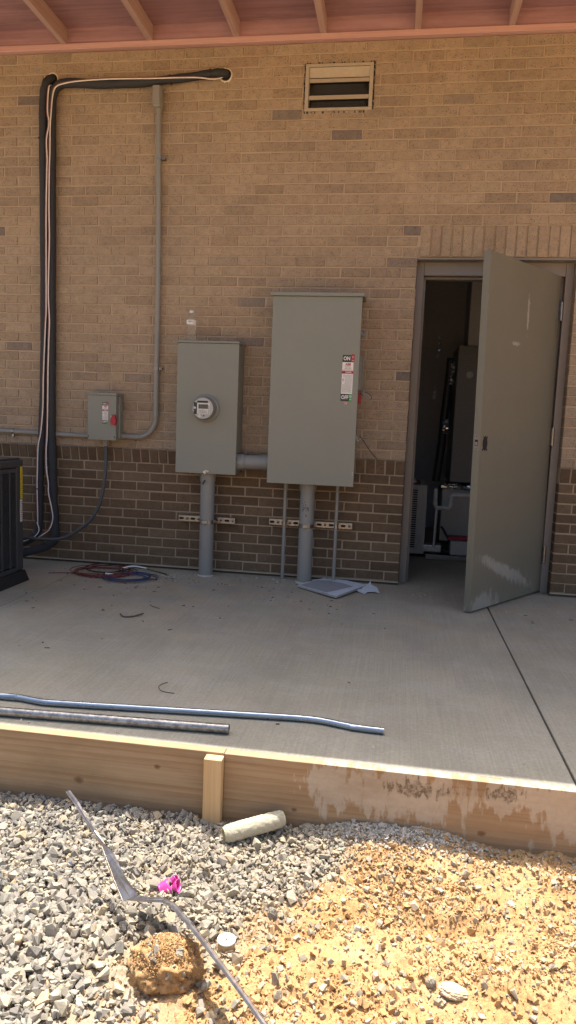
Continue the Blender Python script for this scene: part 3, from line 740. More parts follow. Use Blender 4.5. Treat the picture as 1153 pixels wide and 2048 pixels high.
wire(LL, W1, 'wirewhite'); wire(LL, W1, 'wirebrown', .0038, (-.008, .003, 0))
wire(RL, W2, 'wirewhite'); wire(RL, W2, 'wirebrown', .0038, (-.008, .003, .006))
b = MB(); b.tube(smooth_path([(-2.66, -.09, .30), (-2.63, -.12, .24), (-2.66, -.2, .19), (-2.75, -.4, .17)], 5), .003, 'wirewhite', 6); b.build('control_wire', LL)

# ------------------------------------------------------------------ conduits on the wall
def strap(parent, p, ax, r, side):
    b = MB()
    if ax == 'z':
        b.tube([(p[0], p[1], p[2]-.008), (p[0], p[1], p[2]+.008)], r+.0022, 'steel', 18)
        b.box(p[0]+side*r*.8, p[0]+side*(r+.022), p[1]-.006, -.001, p[2]-.008, p[2]+.008, 'steel', .001)
        b.lathe([(.005, 0), (.005, .004), (.002, .006)], (p[0]+side*(r+.013), p[1]-.006, p[2]), 'steel', 'y', 8)
    else:
        b.tube([(p[0]-.008, p[1], p[2]), (p[0]+.008, p[1], p[2])], r+.0022, 'steel', 18)
        b.box(p[0]-.008, p[0]+.008, p[1]-.004, -.001, p[2]-r-.026, p[2]-r*.8, 'steel', .001)
        n_ = 12; b.tube([(p[0]+.012+.011*math.cos(a*2*math.pi/n_), p[1]-.006, p[2]-r-.030+.013*math.sin(a*2*math.pi/n_)) for a in range(n_-2)], .0018, 'steel', 6)
    b.build('strap', parent)
cd = thing('conduit_run', 'grey plastic conduit rising from the small switch box to a fitting high on the wall', 'conduit')
yc = -.032
P = [(-1.793, yc, 3.20), (-1.786, yc, 2.7), (-1.779, yc, 2.26), (-1.778, yc, 1.8), (-1.779, yc, 1.45), (-1.780, yc, 1.12)]
cen = V(-1.915, yc, 1.100); 
arc = [(cen.x+.135*math.cos(a), yc, cen.z+.142*math.sin(a)) for a in [-i*math.pi/2/10 for i in range(11)]]
b = MB(); b.tube(P[:-1]+[(-1.780, yc, 1.101)]+arc[1:]+[(-1.95, yc, .958), (-2.04, yc, .958)], .0185, 'pvc', 18); b.build('pipe', cd)
for p_, q_ in (((-1.780, yc, 1.15), (-1.780, yc, 1.105)), ((-1.94, yc, .958), (-1.90, yc, .958)), ((-2.035, yc, .958), (-2.00, yc, .958))):
    b = MB(); b.tube([p_, q_], .0217, 'pvc', 18); b.build('coupling', cd)
b = MB()
b.box(-1.824, -1.764, -.085, -.012, 3.180, 3.320, 'pvc', .014); b.box(-1.818, -1.770, -.091, -.084, 3.188, 3.312, 'pvc', .003)
b.tube([(-1.794, yc, 3.185), (-1.7935, yc, 3.150)], .0225, 'pvc', 18)
b.lathe([(.004, 0), (.004, .003)], (-1.794, -.091, 3.198), 'steel', 'y', 8)
b.build('access_fitting', cd)
strap(cd, (-1.782, yc, 2.864), 'z', .0185, 1); strap(cd, (-1.779, yc, 1.447), 'z', .0185, 1)
cl = thing('conduit_run', 'grey plastic conduit running left from the small switch box behind the black pipes', 'conduit')
b = MB(); b.tube([(-4.2, -.018, .966), (-2.88, -.018, .960), (-2.24, -.018, .948)], .0175, 'pvc', 18); b.build('pipe', cl)
strap(cl, (-2.885, -.018, .961), 'x', .0175, 1)

# ------------------------------------------------------------------ labels
def label_sheet(b, x0, x1, z0, z1, y, small=False):
    """ON / OFF safety sign as on the switch boxes: x0..x1 is the white body, flags stick out to the right"""
    H = z1-z0; W_ = x1-x0; fl = W_*.33
    e = .0004
    zon = z1-H*.155; zoff = z0+H*.155
    b.box(x0, x0+W_*.77, y-e, y, zon, z1, 'ink'); b.box(x0+W_*.77, x0+W_*1.07, y-e, y, zon-.0, z1+H*.02, 'red')
    b.box(x0-W_*.03, x0+W_*.74, y-e, y, z0, zoff, 'ink'); b.box(x0+W_*.74, x0+W_*.98, y-e, y, z0-H*.02, zoff, 'green')
    b.text('ON', H*.115, (x0+W_*.385, y-e*1.5, (zon+z1)/2), 'white', .03, W_*.60)
    b.text('OFF', H*.115, (x0+W_*.355, y-e*1.5, (z0+zoff)/2), 'white', .03, W_*.66)
    b.text('I', H*.06, (x0+W_*.92, y-e*1.5, z1-H*.045), 'white', .03); b.text('ON', H*.028, (x0+W_*.92, y-e*1.5, z1-H*.115), 'white', .02)
    b.text('O', H*.06, (x0+W_*.86, y-e*1.5, z0+H*.10), 'white', .03); b.text('OFF', H*.028, (x0+W_*.86, y-e*1.5, z0+H*.035), 'white', .02)
    b.box(x0, x1, y-e*.8, y, z0+H*.155+.0003, zon-.0003, 'white')
    yt = y-e*1.6
    b.text('ABB', H*.075, (x0+W_*.52, yt, z1-H*.205), 'red', .04, W_*.52)
    b.text('Heavy Duty', H*.032, (x0+W_*.5, yt, z1-H*.255), 'ink', .01, W_*.50); b.text('Safety Switch', H*.032, (x0+W_*.5, yt, z1-H*.287), 'ink', .01, W_*.58)
    b.box(x0+W_*.08, x1-W_*.08, yt, yt+.0003, z1-H*.326, z1-H*.318, 'red')
    b.box(x0-W_*.01, x1+W_*.01, yt, yt+.0003, z1-H*.405, z1-H*.342, 'red')
    b.text('DANGER', H*.042, (x0+W_*.58, yt-.0003, z1-H*.374), 'white', .02, W_*.55)
    b.poly([(x0+W_*.13, yt-.0002, z1-H*.392), (x0+W_*.25, yt-.0002, z1-H*.392), (x0+W_*.19, yt-.0002, z1-H*.355)], 'ink')
    b.poly([(x0+W_*.13, yt-.0002, z1-H*.50), (x0+W_*.17, yt-.0002, z1-H*.55), (x0+W_*.13, yt-.0002, z1-H*.55), (x0+W_*.15, yt-.0002, z1-H*.60), (x0+W_*.07, yt-.0002, z1-H*.535), (x0+W_*.11, yt-.0002, z1-H*.535), (x0+W_*.09, yt-.0002, z1-H*.50)], 'ink')
    zz = z1-H*.43; r_ = random.Random(3)
    while zz > zoff+H*.02:
        lo = x0+W_*(.28 if z1-H*.62 < zz < z1-H*.48 else .09)
        xx = lo
        while xx < x1-W_*.12:
            ww = W_*r_.uniform(.05, .14); b.box(xx, min(xx+ww, x1-W_*.07), yt, yt+.0003, zz-H*.006, zz+H*.004, 'greyink'); xx += ww+W_*.03
        zz -= H*(.021 if zz > z1-H*.62 else .0185)

# ------------------------------------------------------------------ small switch box
sb = thing('switch_box', 'small grey safety switch box with a red rotary handle, left of the meter', 'switch box')
b = MB(); b.box(-2.243, -2.040, -.130, -.004, .934, 1.250, 'box_paint', .003)
b.box(-2.062, -2.030, -.075, -.006, .938, 1.246, 'box_paint', .010); b.build('enclosure', sb)
b = MB(); b.box(-2.246, -2.034, -.1375, -.131, .929, 1.242, 'box_paint', .002)
b.build('door', sb)
b = MB(); b.box(-2.249, -2.030, -.140, -.002, 1.2445, 1.262, 'box_paint', .003)
for xx, yy in ((-2.18, -.10), (-2.12, -.11), (-2.09, -.08)): b.lathe([(.007, 0), (.007, .004), (.003, .006)], (xx, yy, 1.262), 'steel', 'z', 10)
b.build('top_hood', sb)
b = MB(); label_sheet(b, -2.136, -2.094, 1.046, 1.196, -.1379, True); b.build('warning_label', sb)
b = MB(); cx, cz = -2.043, 1.073
b.lathe([(.020, 0), (.020, .010), (.017, .012)], (cx, -.138, cz), 'red', 'y', 18)
hp = [(-.010, .036), (.010, .036), (.014, .012), (.022, -.004), (.018, -.022), (.010, -.034), (-.010, -.034), (-.018, -.022), (-.022, -.004), (-.014, .012)]
fr = [(cx+p, -.172, cz+q_) for p, q_ in hp]; bk = [(cx+p*1.1, -.150, cz+q_*1.05) for p, q_ in hp]
b.add(fr+bk, [list(range(10))]+[(i, (i+1) % 10, 10+(i+1) % 10, 10+i) for i in range(10)], 'red'); b.build('rotary_handle', sb)
b = MB(); b.box(-2.074, -2.052, -.1382, -.1376, 1.090, 1.103, 'white'); b.box(-2.072, -2.054, -.1386, -.1381, 1.098, 1.101, 'red'); b.box(-2.072, -2.054, -.1386, -.1381, 1.092, 1.095, 'red'); b.build('handle_tag', sb)
b = MB()
for xx in (-2.240, -2.044): b.box(xx-.004, xx+.002, -.1395, -.137, .944, .960, 'ink', .001)
b.tube([(-2.033, -.125, 1.215), (-2.022, -.118, 1.205), (-2.030, -.112, 1.195)], .003, 'steel', 6); b.build('latch', sb)
b = MB(); b.tube([(-2.139, -.07, .935), (-2.139, -.07, .915), (-2.139, -.07, .902)], [.022, .022, .017], 'pvc', 16); b.tube([(-2.139, -.07, .902), (-2.138, -.07, .885)], .0165, 'pvc', 16); b.build('cable_gland', sb)
wh = thing('flexible_whip', 'dark grey flexible conduit curving from the small switch box to the condenser', 'conduit')
WP = [(-2.138, -0.08, 0.892), (-2.131, -0.08, 0.779), (-2.138, -0.08, 0.629), (-2.165, -0.08, 0.474), (-2.227, -0.08, 0.349), (-2.324, -0.08, 0.265), (-2.404, -0.08, 0.214), (-2.486, -0.08, 0.193), (-2.549, -0.08, 0.192), (-2.612, -0.08, 0.193)]
WP = [(-2.139, -.072, .90)]+[(p[0], -.07-.012*i, p[2]) for i, p in enumerate(WP)]+[(-2.69, -.30, .225), (-2.72, -.5, .25), (-2.73, -.66, .27)]
b = MB(); P = smooth_path(WP, 6); b.tube(P, .0128, 'whip', 14); b.build('sleeve', wh)

# ------------------------------------------------------------------ condenser
ac = thing('condenser_unit', 'charcoal louvred air conditioning condenser at the left edge of the slab', 'air conditioner')
XA = -2.457; y0, y1 = -1.46, -.652; zb, zt = .075, .80
b = MB(); b.box(-3.26, XA-.014, y0+.01, y1-.03, zb, zt-.03, 'acdark'); b.build('coil_core', ac)
for a_ in ((XA-.05, XA, y1-.078, y1, .006), (XA-.05, XA, y0, y0+.075, .006), (-3.27, -3.2, y0, y0+.075, .006)):
    b = MB(); b.box(a_[0], a_[1], a_[2], a_[3], zb, zt-.045, 'ac', a_[4]); b.build('corner_panel', ac)
b = MB(); b.box(-3.27, XA-.052, y1-.02, y1, zb, zt-.045, 'ac', .004); b.build('back_panel', ac)
b = MB()
b.box(-3.275, XA+.004, y0-.005, y1+.005, zt-.052, zt-.002, 'ac', .012); b.box(-3.26, XA-.012, y0+.012, y1-.012, zt-.003, zt+.012, 'ac', .008)
b.build('top_cap', ac)
b = MB()
for k in range(12):
    r_ = .07+.022*k; c_ = V(-2.86, -1.06, zt+.03-.0006*k*k)
    b.tube([(c_.x+r_*math.cos(a), c_.y+r_*math.sin(a), c_.z) for a in [i*2*math.pi/36 for i in range(37)]], .0022, 'ac', 5, False)
for k in range(4):
    a = k*math.pi/4; b.tube([(-2.86-.32*math.cos(a), -1.06-.32*math.sin(a), zt+.012), (-2.86, -1.06, zt+.034), (-2.86+.32*math.cos(a), -1.06+.32*math.sin(a), zt+.012)], .003, 'ac', 5)
b.build('fan_grille', ac)
pan = MB()
zz = zb+.040
while zz < zt-.075:
    vs = [(XA-.012, y0+.07, zz+.008), (XA-.012, y1-.076, zz+.008), (XA-.0015, y1-.076, zz+.0005), (XA-.0015, y0+.07, zz+.0005), (XA-.004, y0+.07, zz-.0015), (XA-.004, y1-.076, zz-.0015)]
    pan.add(vs, [(0, 1, 2, 3), (3, 2, 5, 4)], 'ac')
    vs = [(-3.26, y0+.012-.0, zz+.008), (XA-.05, y0+.012, zz+.008), (XA-.05, y0+.0015, zz), (-3.26, y0+.0015, zz)]
    pan.add(vs, [(0, 1, 2, 3)], 'ac')
    zz += .0132
yy = y1-.078-.078
while yy > y0+.08:
    pan.box(XA-.006, XA+.0006, yy-.009, yy+.009, zb+.03, zt-.06, 'ac', .002); yy -= .096
for z_ in (zb+.012, zt-.070): pan.box(XA-.010, XA-.0005, y0+.075, y1-.079, z_-.014, z_+.014, 'ac', .002)
pan.build('louvre_panel', ac)
b = MB(); b.box(XA+.0003, XA+.0012, -.686, -.660, .545, .762, 'yellow')
for i in range(16):
    z_ = .56+i*.012; b.box(XA+.0011, XA+.0015, -.684+rnd.uniform(0, .008), -.664, z_, z_+.003, 'ink')
b.build('energy_label', ac)
b = MB(); b.box(XA+.0003, XA+.0012, -.690, -.664, .395, .540, 'white')
for i in range(11):
    z_ = .402+i*.012; b.box(XA+.0011, XA+.0015, -.688+rnd.uniform(0, .006), -.668, z_, z_+.006, 'red' if i in (3, 4, 5) else 'greyink')
b.build('rating_label', ac)
b = MB()
vs = [(-3.32, y0-.05, .002), (XA+.035, y0-.05, .002), (XA+.035, y1+.01, .002), (-3.32, y1+.01, .002), (-3.30, y0-.03, .07), (XA+.014, y0-.03, .072), (XA+.014, y1-.006, .072), (-3.30, y1-.006, .072)]
b.add(vs, [(0, 3, 2, 1), (4, 5, 6, 7), (0, 1, 5, 4), (1, 2, 6, 5), (2, 3, 7, 6), (3, 0, 4, 7)], 'black'); b.build('base_pad', ac)

# ------------------------------------------------------------------ meter enclosure
mt = thing('meter_enclosure', 'grey green metal meter box with a round glass electric meter', 'meter box')
b = MB(); b.box(-1.572, -1.152, -.190, -.004, .736, 1.618, 'box_paint', .003); b.build('enclosure', mt)
b = MB(); b.box(-1.574, -1.146, -.201, -.191, .731, 1.612, 'box_paint', .0025); b.build('cover', mt)
b = MB(); b.box(-1.580, -1.143, -.206, -.002, 1.6145, 1.630, 'box_paint', .003); b.build('top_lip', mt)
mx, mz = -1.364, 1.176
b = MB(); b.lathe([(.094, .0), (.094, .012), (.088, .018), (.082, .020), (.081, .022)], (mx, -.2005, mz), 'pvc', 'y', 40)
b.build('meter_ring', mt)
b = MB(); b.lathe([(.080, .0), (.079, .03), (.071, .06)], (mx, -.220, mz), 'box_paint', 'y', 40)
b.build('meter_base', mt)
b = MB(); yf = -.2805
b.lathe([(.069, 0), (.0695, .001)], (mx, yf+.0005, mz), 'cabinet2', 'y', 40)
b.box(mx-.062, mx-.028, yf-.002, yf-.0008, mz-.040, mz+.038, 'ink'); b.box(mx-.040, mx+.034, yf-.002, yf-.0008, mz+.036, mz+.050, 'ink')
b.box(mx-.040, mx+.048, yf-.0034, yf-.0021, mz-.038, mz+.036, 'white')
b.box(mx-.030, mx+.036, yf-.0044, yf-.0035, mz-.003, mz+.026, 'ink'); b.box(mx-.027, mx+.033, yf-.0050, yf-.0045, mz, mz+.023, 'lcd')
for z_, a0, a1 in ((-.012, -.030, .012), (-.018, -.030, .030), (-.024, -.030, .02), (-.030, -.03, .033)): b.box(mx+a0, mx+a1, yf-.0040, yf-.0035, mz+z_-.0014, mz+z_+.0012, 'greyink')
for z_ in (-.03, -.015, 0, .012): b.box(mx+.0395, mx+.044, yf-.0040, yf-.0035, mz+z_-.004, mz+z_+.004, 'ink')
b.build('display_face', mt)
b = MB(); b.lathe([(.008, 0), (.008, .003)], (mx-.055, yf-.002, mz+.002), 'white', 'y', 14); b.lathe([(.0012, 0), (.0012, .001)], (mx-.055, yf-.0052, mz+.002), 'ink', 'y', 8); b.build('port', mt)
b = MB(); b.lathe([(.011, 0), (.011, .003)], (mx-.024, yf-.002, mz-.052), 'white', 'y', 14)
for dx in (-.003, .003): b.lathe([(.0016, 0), (.0016, .001)], (mx-.024+dx, yf-.0052, mz-.052), 'ink', 'y', 8)
b.lathe([(.005, 0), (.005, .003)], (mx+.008, yf-.002, mz-.050), 'ink', 'y', 10); b.build('port', mt)
b = MB(); b.lathe([(.0785, 0), (.0745, .035), (.071, .062), (.068, .070), (.060, .073)], (mx, -.224, mz), 'glass', 'y', 40); b.build('glass_cover', mt)
b = MB(); b.tube([(-1.362, -.200, .748), (-1.350, -.212, .752), (-1.338, -.203, .746)], .006, 'sealant', 8)
b.box(-1.374, -1.352, -.214, -.200, .732, .748, 'sealant', .004, rot=(0, .4, 0)); b.box(-1.372, -1.360, -.207, -.203, .655, .690, 'ink', .001, rot=(0, .5, 0)); b.tube([(-1.362, -.206, .735), (-1.364, -.207, .71), (-1.366, -.206, .685)], .002, 'steel', 5)
b.build('lock_seal', mt)
b = MB(); b.tube([(-1.160, -.115, .818), (-.93, -.115, .823)], .0500, 'pvc', 28)
b.tube([(-1.155, -.115, .818), (-1.098, -.115, .819)], .0565, 'pvc', 28); b.tube([(-.968, -.115, .822), (-.93, -.115, .823)], .0555, 'pvc', 28)
b.tube([(-1.1525, -.115, .818), (-1.145, -.115, .818)], .0600, 'pvc', 28)
nip = b.build('pipe_nipple', label='short thick grey plastic pipe joining the meter box to the big switch box', category='pipe')
b = MB(); b.box(-1.26, -1.118, -.055, -.030, 1.6305, 1.6365, 'rust', .001, rot=(.15, .05, .1)); b.box(-1.43, -1.22, -.04, -.032, 1.6303, 1.6345, 'rust', .001, rot=(0, 0, .03))
b.build('wood_scrap', label='thin brown wood scrap lying on top of the meter box', category='scrap')

# bottle
bo = thing('water_bottle', 'small clear plastic water bottle standing on top of the meter box', 'bottle', (-1.505, -.12, 1.6302))
b = MB(); pr = [(.006, .004), (.024, .0), (.031, .004), (.0325, .016)]
for i in range(7): pr += [(.0325-.0022, .022+i*.013), (.0325, .028+i*.013)]
pr += [(.0325, .112), (.0325, .142), (.030, .152), (.022, .170), (.013, .186), (.0125, .196)]
b.lathe(pr, (0, 0, 0), 'clear', 'z', 28, False); b.build('bottle_body', bo)
b = MB(); b.lathe([(.0332, .114), (.0332, .143)], (0, 0, 0), 'white', 'z', 28, False)
for i in range(5): a = -1.9+i*.2; b.box(.0334*math.cos(a)-.003, .0334*math.cos(a)+.003, .0334*math.sin(a)-.0006, .0334*math.sin(a), .128, .136, 'greyink')
b.build('paper_label', bo)
b = MB(); b.lathe([(.0142, .192), (.0142, .206), (.0128, .208)], (0, 0, 0), 'white', 'z', 20); b.build('cap', bo)

# ------------------------------------------------------------------ big switch box
bb = thing('switch_box', 'tall grey green safety switch box with an ON and OFF label, beside the doorway', 'switch box')
b = MB(); b.box(-.915, -.345, -.236, -.004, .700, 1.930, 'box_paint', .004); b.build('enclosure', bb)
b = MB(); b.box(-.918, -.334, -.2505, -.2375, .695, 1.922, 'box_paint', .003); b.build('door', bb)
b = MB(); b.box(-.932, -.322, -.262, -.002, 1.9325, 1.9445, 'box_paint', .002); b.box(-.932, -.322, -.264, -.2605, 1.922, 1.944, 'box_paint', .001); b.build('top_hood', bb)
b = MB(); label_sheet(b, -.444, -.372, 1.257, 1.553, -.2509); 
b.box(-.428, -.396, -.2513, -.2508, 1.236, 1.252, 'red'); b.text('ARC FLASH', .008, (-.412, -.2517, 1.247), 'white', .02, .028); b.text('HAZARD', .008, (-.412, -.2517, 1.240), 'white', .02, .024)
b.build('warning_label', bb)
b = MB(); b.box(-.3445, -.322, -.150, -.055, 1.330, 1.560, 'cabinet', .003); b.box(-.3215, -.312, -.135, -.085, 1.335, 1.555, 'box_paint', .003); b.build('handle_housing', bb)
b = MB(); b.box(-.344, -.318, -.155, -.115, 1.248, 1.318, 'red', .004); b.build('handle_grip', bb)
for zc in (1.69, 1.012):
    b = MB(); b.box(-.345, -.322, -.215, -.18, zc-.012, zc+.016, 'steel', .002); b.tube([(-.326, -.215, zc+.02), (-.308, -.222, zc+.008), (-.318, -.226, zc-.014)], .005, 'steel', 8)
    b.lathe([(.009, 0), (.009, .007), (.004, .010)], (-.324, -.218, zc-.006), 'steel', 'y', 10); b.build('latch', bb)
b = MB(); b.box(-.346, -.342, -.2518, -.2506, .772, .792, 'white'); b.box(-.3452, -.3428, -.2522, -.2517, .776, .788, 'ink'); b.build('keyhole', bb)
b = MB(); o_ = V(-.330, -.16, 1.330)
b.tube([o_, o_+V(.025, -.01, -.018), o_+V(.038, -.012, -.028)], .0045, 'steel', 8)
for k in range(5):
    cx_, cz_ = o_.x+.036+k*.008, o_.z-.026-k*.006
    b.tube([(cx_+.012*math.cos(a)*.7, o_.y-.012-.002*k, cz_+.015*math.sin(a)) for a in [i*2*math.pi/14 for i in range(15)]], .0018, 'steel', 5)
b.tube(smooth_path([(o_.x+.03, -.17, o_.z-.012), (o_.x+.055, -.172, o_.z-.012), (o_.x+.082, -.17, o_.z-.035), (o_.x+.075, -.17, o_.z-.058), (o_.x+.045, -.17, o_.z-.048), (o_.x+.03, -.17, o_.z-.03)], 4), .002, 'ink', 6)
b.build('wire_seal', label='coiled wire seal hanging on the side of the tall switch box', category='seal')
b = MB(); b.tube(smooth_path([(-.318, -.20, 1.028), (-.300, -.19, 1.022), (-.275, -.16, .985), (-.240, -.12, .935), (-.192, -.075, .880)], 6), .0028, 'black', 6)
b.build('black_wire', label='thin black wire end sticking out of the lower latch of the tall switch box', category='wire')

# ------------------------------------------------------------------ struts and risers
def strut(lab, x0, x1, z):
    o = thing('strut_channel', lab, 'bracket', (0, 0, 0), 'slotted metal channels on the dark brick base')
    b = MB(); h_ = .0205
    b.box(x0, x1, -.0400, -.0375, z-h_, z+h_, 'steel', .0006); b.box(x0, x1, -.0372, -.009, z+h_-.0022, z+h_, 'galv'); b.box(x0, x1, -.0372, -.009, z-h_, z-h_+.0022, 'galv')
    b.build('channel', o)
    b = MB(); x = x0+.022; i = 0
    while x < x1-.015:
        if i % 2 == 0:
            b.add([(x+(.009 if a < 90 else -.009)+.0085*math.cos(R(a)), -.0406, z+.0085*math.sin(R(a))) for a in range(-90, 271, 20)], [list(range(19))], 'dark')
        else:
            b.lathe([(.0095, 0), (.0095, .005), (.005, .007)], (x, -.0402, z), 'steel', 'y', 10); b.lathe([(.004, 0), (.004, .002)], (x, -.0475, z), 'dark', 'y', 8)
        x += .042; i += 1
    b.build('slot', o); return o
S1 = strut('short slotted metal channel behind the left thick pipe', -1.592, -1.176, .390)
S2 = strut('long slotted metal channel behind the right thick pipe and two thin pipes', -.928, -.340, .402)
def riser(lab, x, y, ztop, r, cz, strut_o, thick):
    o = thing('riser_pipe', lab, 'pipe', (0, 0, 0), 'grey pipes rising from the slab into the boxes')
    b = MB(); b.tube([(x, y, -.01), (x, y, .3), (x, y, ztop)], r, 'pvc', 28 if thick else 14); b.build('pipe', o)
    if thick:
        b = MB(); b.tube([(x, y, ztop-.062), (x, y, ztop-.003)], r+.0062, 'pvc', 28); b.build('coupling', o)
        b = MB(); b.lathe([(r+.010, 0), (r+.004, .004), (r, .007)], (x, y, .0005), 'cement', 'z', 24, False); b.build('mortar_collar', o)
    b = MB(); b.tube([(x, y, cz-.013), (x, y, cz+.013)], r+.0022, 'steel', 28)
    if thick:
        b.box(x-.018, x+.018, y-r-.016, y-r+.004, cz-.011, cz+.011, 'steel', .002); b.tube([(x-.024, y-r-.009, cz), (x+.024, y-r-.009, cz)], .004, 'steel', 8)
    for sg in (-1, 1): b.box(x+sg*(r+.002)-.001, x+sg*(r+.002)+.001, y, -.041, cz-.012, cz+.012, 'steel')
    b.build('pipe_clamp', o)
riser('left thick grey pipe rising from the slab into the meter box', -1.361, -.118, .735, .0500, .388, S1, True)
riser('thick grey pipe rising from the slab into the middle of the tall switch box', -.652, -.118, .699, .0510, .402, S2, True)
riser('thin grey pipe left of the thick pipe under the tall switch box', -.812, -.085, .699, .0122, .402, S2, False)
riser('thin grey pipe right of the thick pipe under the tall switch box', -.449, -.085, .699, .0122, .402, S2, False)
b = MB()
for i in range(26):
    cx_, cz_ = -.652+rnd.gauss(-.002, .012), .53+rnd.gauss(0, .022); dx = cx_+.652
    if abs(dx) < .04: b.box(cx_-.004, cx_+.004, -.118-math.sqrt(.051**2-dx*dx)-.0006, -.118-math.sqrt(.051**2-dx*dx)+.001, cz_-.002, cz_+.002, 'ink', 0, rot=(0, rnd.uniform(0, 3), math.asin(dx/.051)))
o = b.build('ink_mark'); o.parent = [x for x in bpy.data.objects if x.name.startswith('riser_pipe')][1]

# ------------------------------------------------------------------ door
df = thing('door_frame', 'grey metal door frame around the open doorway', 'door frame')
fy0, fy1 = .078, .20
def frame_piece(nm, x0, x1, z0, z1, y0=fy0, y1=fy1):
    b = MB(); b.box(x0, x1, y0, y1, z0, z1, 'frame_paint', .003); b.build(nm, df)
frame_piece('jamb', .001, .052, .001, 2.2115); frame_piece('jamb', DOOR_X1-.052, DOOR_X1-.001, .001, 2.2115)
frame_piece('head', .0525, DOOR_X1-.0525, 2.125, 2.2115)
b = MB(); b.box(.0525, .068, fy0+.05, fy1, .001, 2.108, 'frame_paint', .002); b.box(DOOR_X1-.068, DOOR_X1-.0525, fy0+.05, fy1, .001, 2.108, 'frame_paint', .002); b.box(.0525, DOOR_X1-.0525, fy0+.05, fy1, 2.1085, 2.1245, 'frame_paint', .002); b.build('door_stop', df)
b = MB(); b.box(.001, DOOR_X1-.001, .004, fy0-.001, 2.2125, ZH-.001, 'frame_paint', .001); b.build('lintel_angle', df)
b = MB()
for z_ in (1.0, 1.9, .25): b.lathe([(.003, 0), (.003, .0006)], (.046, fy0-.0002, z_), 'ink', 'y', 8)
b.build('screw_hole', df)
# leaf in local space: x along the face from free edge to hinge, y into thickness, z up
dl = thing('door_leaf', 'open grey metal door leaf with a lock cutout and pale cement smears', 'door', (.427, -.661, 0))
ang = math.atan2(.805, .594); dl.rotation_euler = (Matrix.Rotation(-.0125, 3, 'Y') @ Matrix.Rotation(ang, 3, 'Z')).to_euler()
W_ = .915; Tk = .0445
b = MB(); b.box(0, W_, 0, Tk, .012, 2.118, 'doorleaf', .0018); b.build('leaf', dl)
b = MB(); b.box(-.0012, -.0001, .007, .036, .985, 1.075, 'frame_paint', .0004); b.box(-.0030, -.0011, .012, .030, 1.010, 1.045, 'dark'); b.box(-.0032, -.0011, .014, .028, 1.013, 1.032, 'rust'); 
for z_ in (.992, 1.066): b.box(-.0018, -.0011, .018, .024, z_-.003, z_+.003, 'ink')
b.build('latch_plate', dl)
cut = [(-.006, .034), (-.010, .046), (0, .040), (.008, .050), (.011, .036), (.017, .046), (.022, .040), (.016, .030), (.020, .010), (.020, -.010), (.016, -.030), (.023, -.040), (.015, -.046), (.010, -.036), (.006, -.050), (-.001, -.038), (-.010, -.046), (-.014, -.038), (-.008, -.028), (-.012, -.010), (-.012, .012)]
b = MB(); cxx, czz = .052, 1.024
vs = [(cxx+p*1.75, -.0006, czz+q_*.95) for p, q_ in cut]
b.add(vs, [list(range(len(vs)))], 'dark'); b.build('lock_cutout', dl)
for z_ in (1.895, 1.072, .266):
    b = MB()
    b.box(W_+.001, W_+.028, -.002, .001, z_-.057, z_+.057, 'steel', .0008)
    for i in range(5): b.tube([(W_+.006, -.012, z_-.055+i*.0222), (W_+.006, -.012, z_-.0345+i*.0222)], .0105, 'steel', 12)
    b.tube([(W_+.006, -.012, z_-.062), (W_+.006, -.012, z_+.060)], .0075, 'steel', 10); b.box(W_-.028, W_-.001, -.0022, -.0004, z_-.057, z_+.057, 'steel', .0006)
    b.build('hinge', dl)

# ------------------------------------------------------------------ things inside the room
lc = thing('louvred_cabinet', 'grey louvred metal cabinet just inside the doorway on the left', 'cabinet')
b = MB(); b.box(-.55, .215, 1.16, 1.75, .03, .625, 'cabinet2', .006); b.build('casing', lc)
b = MB()
for i in range(26): z_ = .085+i*.0195; b.box(-.50, .135, 1.157, 1.1595, z_, z_+.010, 'dark')
b.build('louvre_slots', lc)
b = MB(); b.box(-.2, .12, 1.20, 1.50, .640, .655, 'white', .003); b.box(-.2, .16, 1.2, 1.55, .626, .639, 'redwire', .004); b.build('stacked_papers', label='white and red papers lying on the louvred cabinet inside', category='papers')
ah = thing('air_handler', 'tall dark grey air handler cabinet standing inside the doorway', 'air handler')
b = MB(); b.box(.42, 1.05, 1.5, 2.1, .64, 1.83, 'cabinet', .006); b.lathe([(.03, 0), (.03, .004)], (.53, 1.499, 1.58), 'cabinet2', 'y', 18); b.build('upper_casing', ah)
b = MB(); b.box(.355, 1.0, 1.42, 2.05, .12, .585, 'cabinet2', .006); b.build('lower_casing', ah)
b = MB(); b.box(.34, 1.05, 1.41, 2.08, .588, .612, 'foil', .004)
for i in range(70):
    a = rnd.uniform(.36, .75); z_ = .60+rnd.uniform(-.014, .03); b.box(a-.012, a+.012, 1.402, 1.408, z_-.004, z_+.004, 'foil', 0, rot=(rnd.uniform(-.6, .6), rnd.uniform(-.8, .8), rnd.uniform(-.6, .6)))
b.build('foil_tape', ah)
b = MB(); b.box(.5, .95, 1.55, 2.0, 1.835, 2.88, 'room', .004); b.build('duct', ah)
ds = thing('drain_pipe', 'white plastic drain pipe with a trap beside the air handler', 'pipe')
b = MB(); P = [(.285, 1.15, .60), (.285, 1.15, .50), (.29, 1.15, .455), (.305, 1.15, .44), (.40, 1.15, .44), (.415, 1.15, .455), (.415, 1.15, .54), (.43, 1.15, .555), (.75, 1.15, .56)]
b.tube(P, .017, 'pipewhite', 12); b.build('trap', ds)
for x_, z_ in ((.285, .475), (.415, .475), (.415, .53)):
    b = MB(); b.tube([(x_, 1.15, z_-.012), (x_, 1.15, z_+.014)], .021, 'pipewhite', 12); b.build('fitting', ds)
b = MB(); b.tube([(.30, 1.15, .44), (.295, 1.15, .11)], .011, 'pipewhite', 10); b.build('downpipe', ds)
dp = thing('drain_pan', 'shiny metal drain pan with a pump on the floor inside the doorway', 'pan')
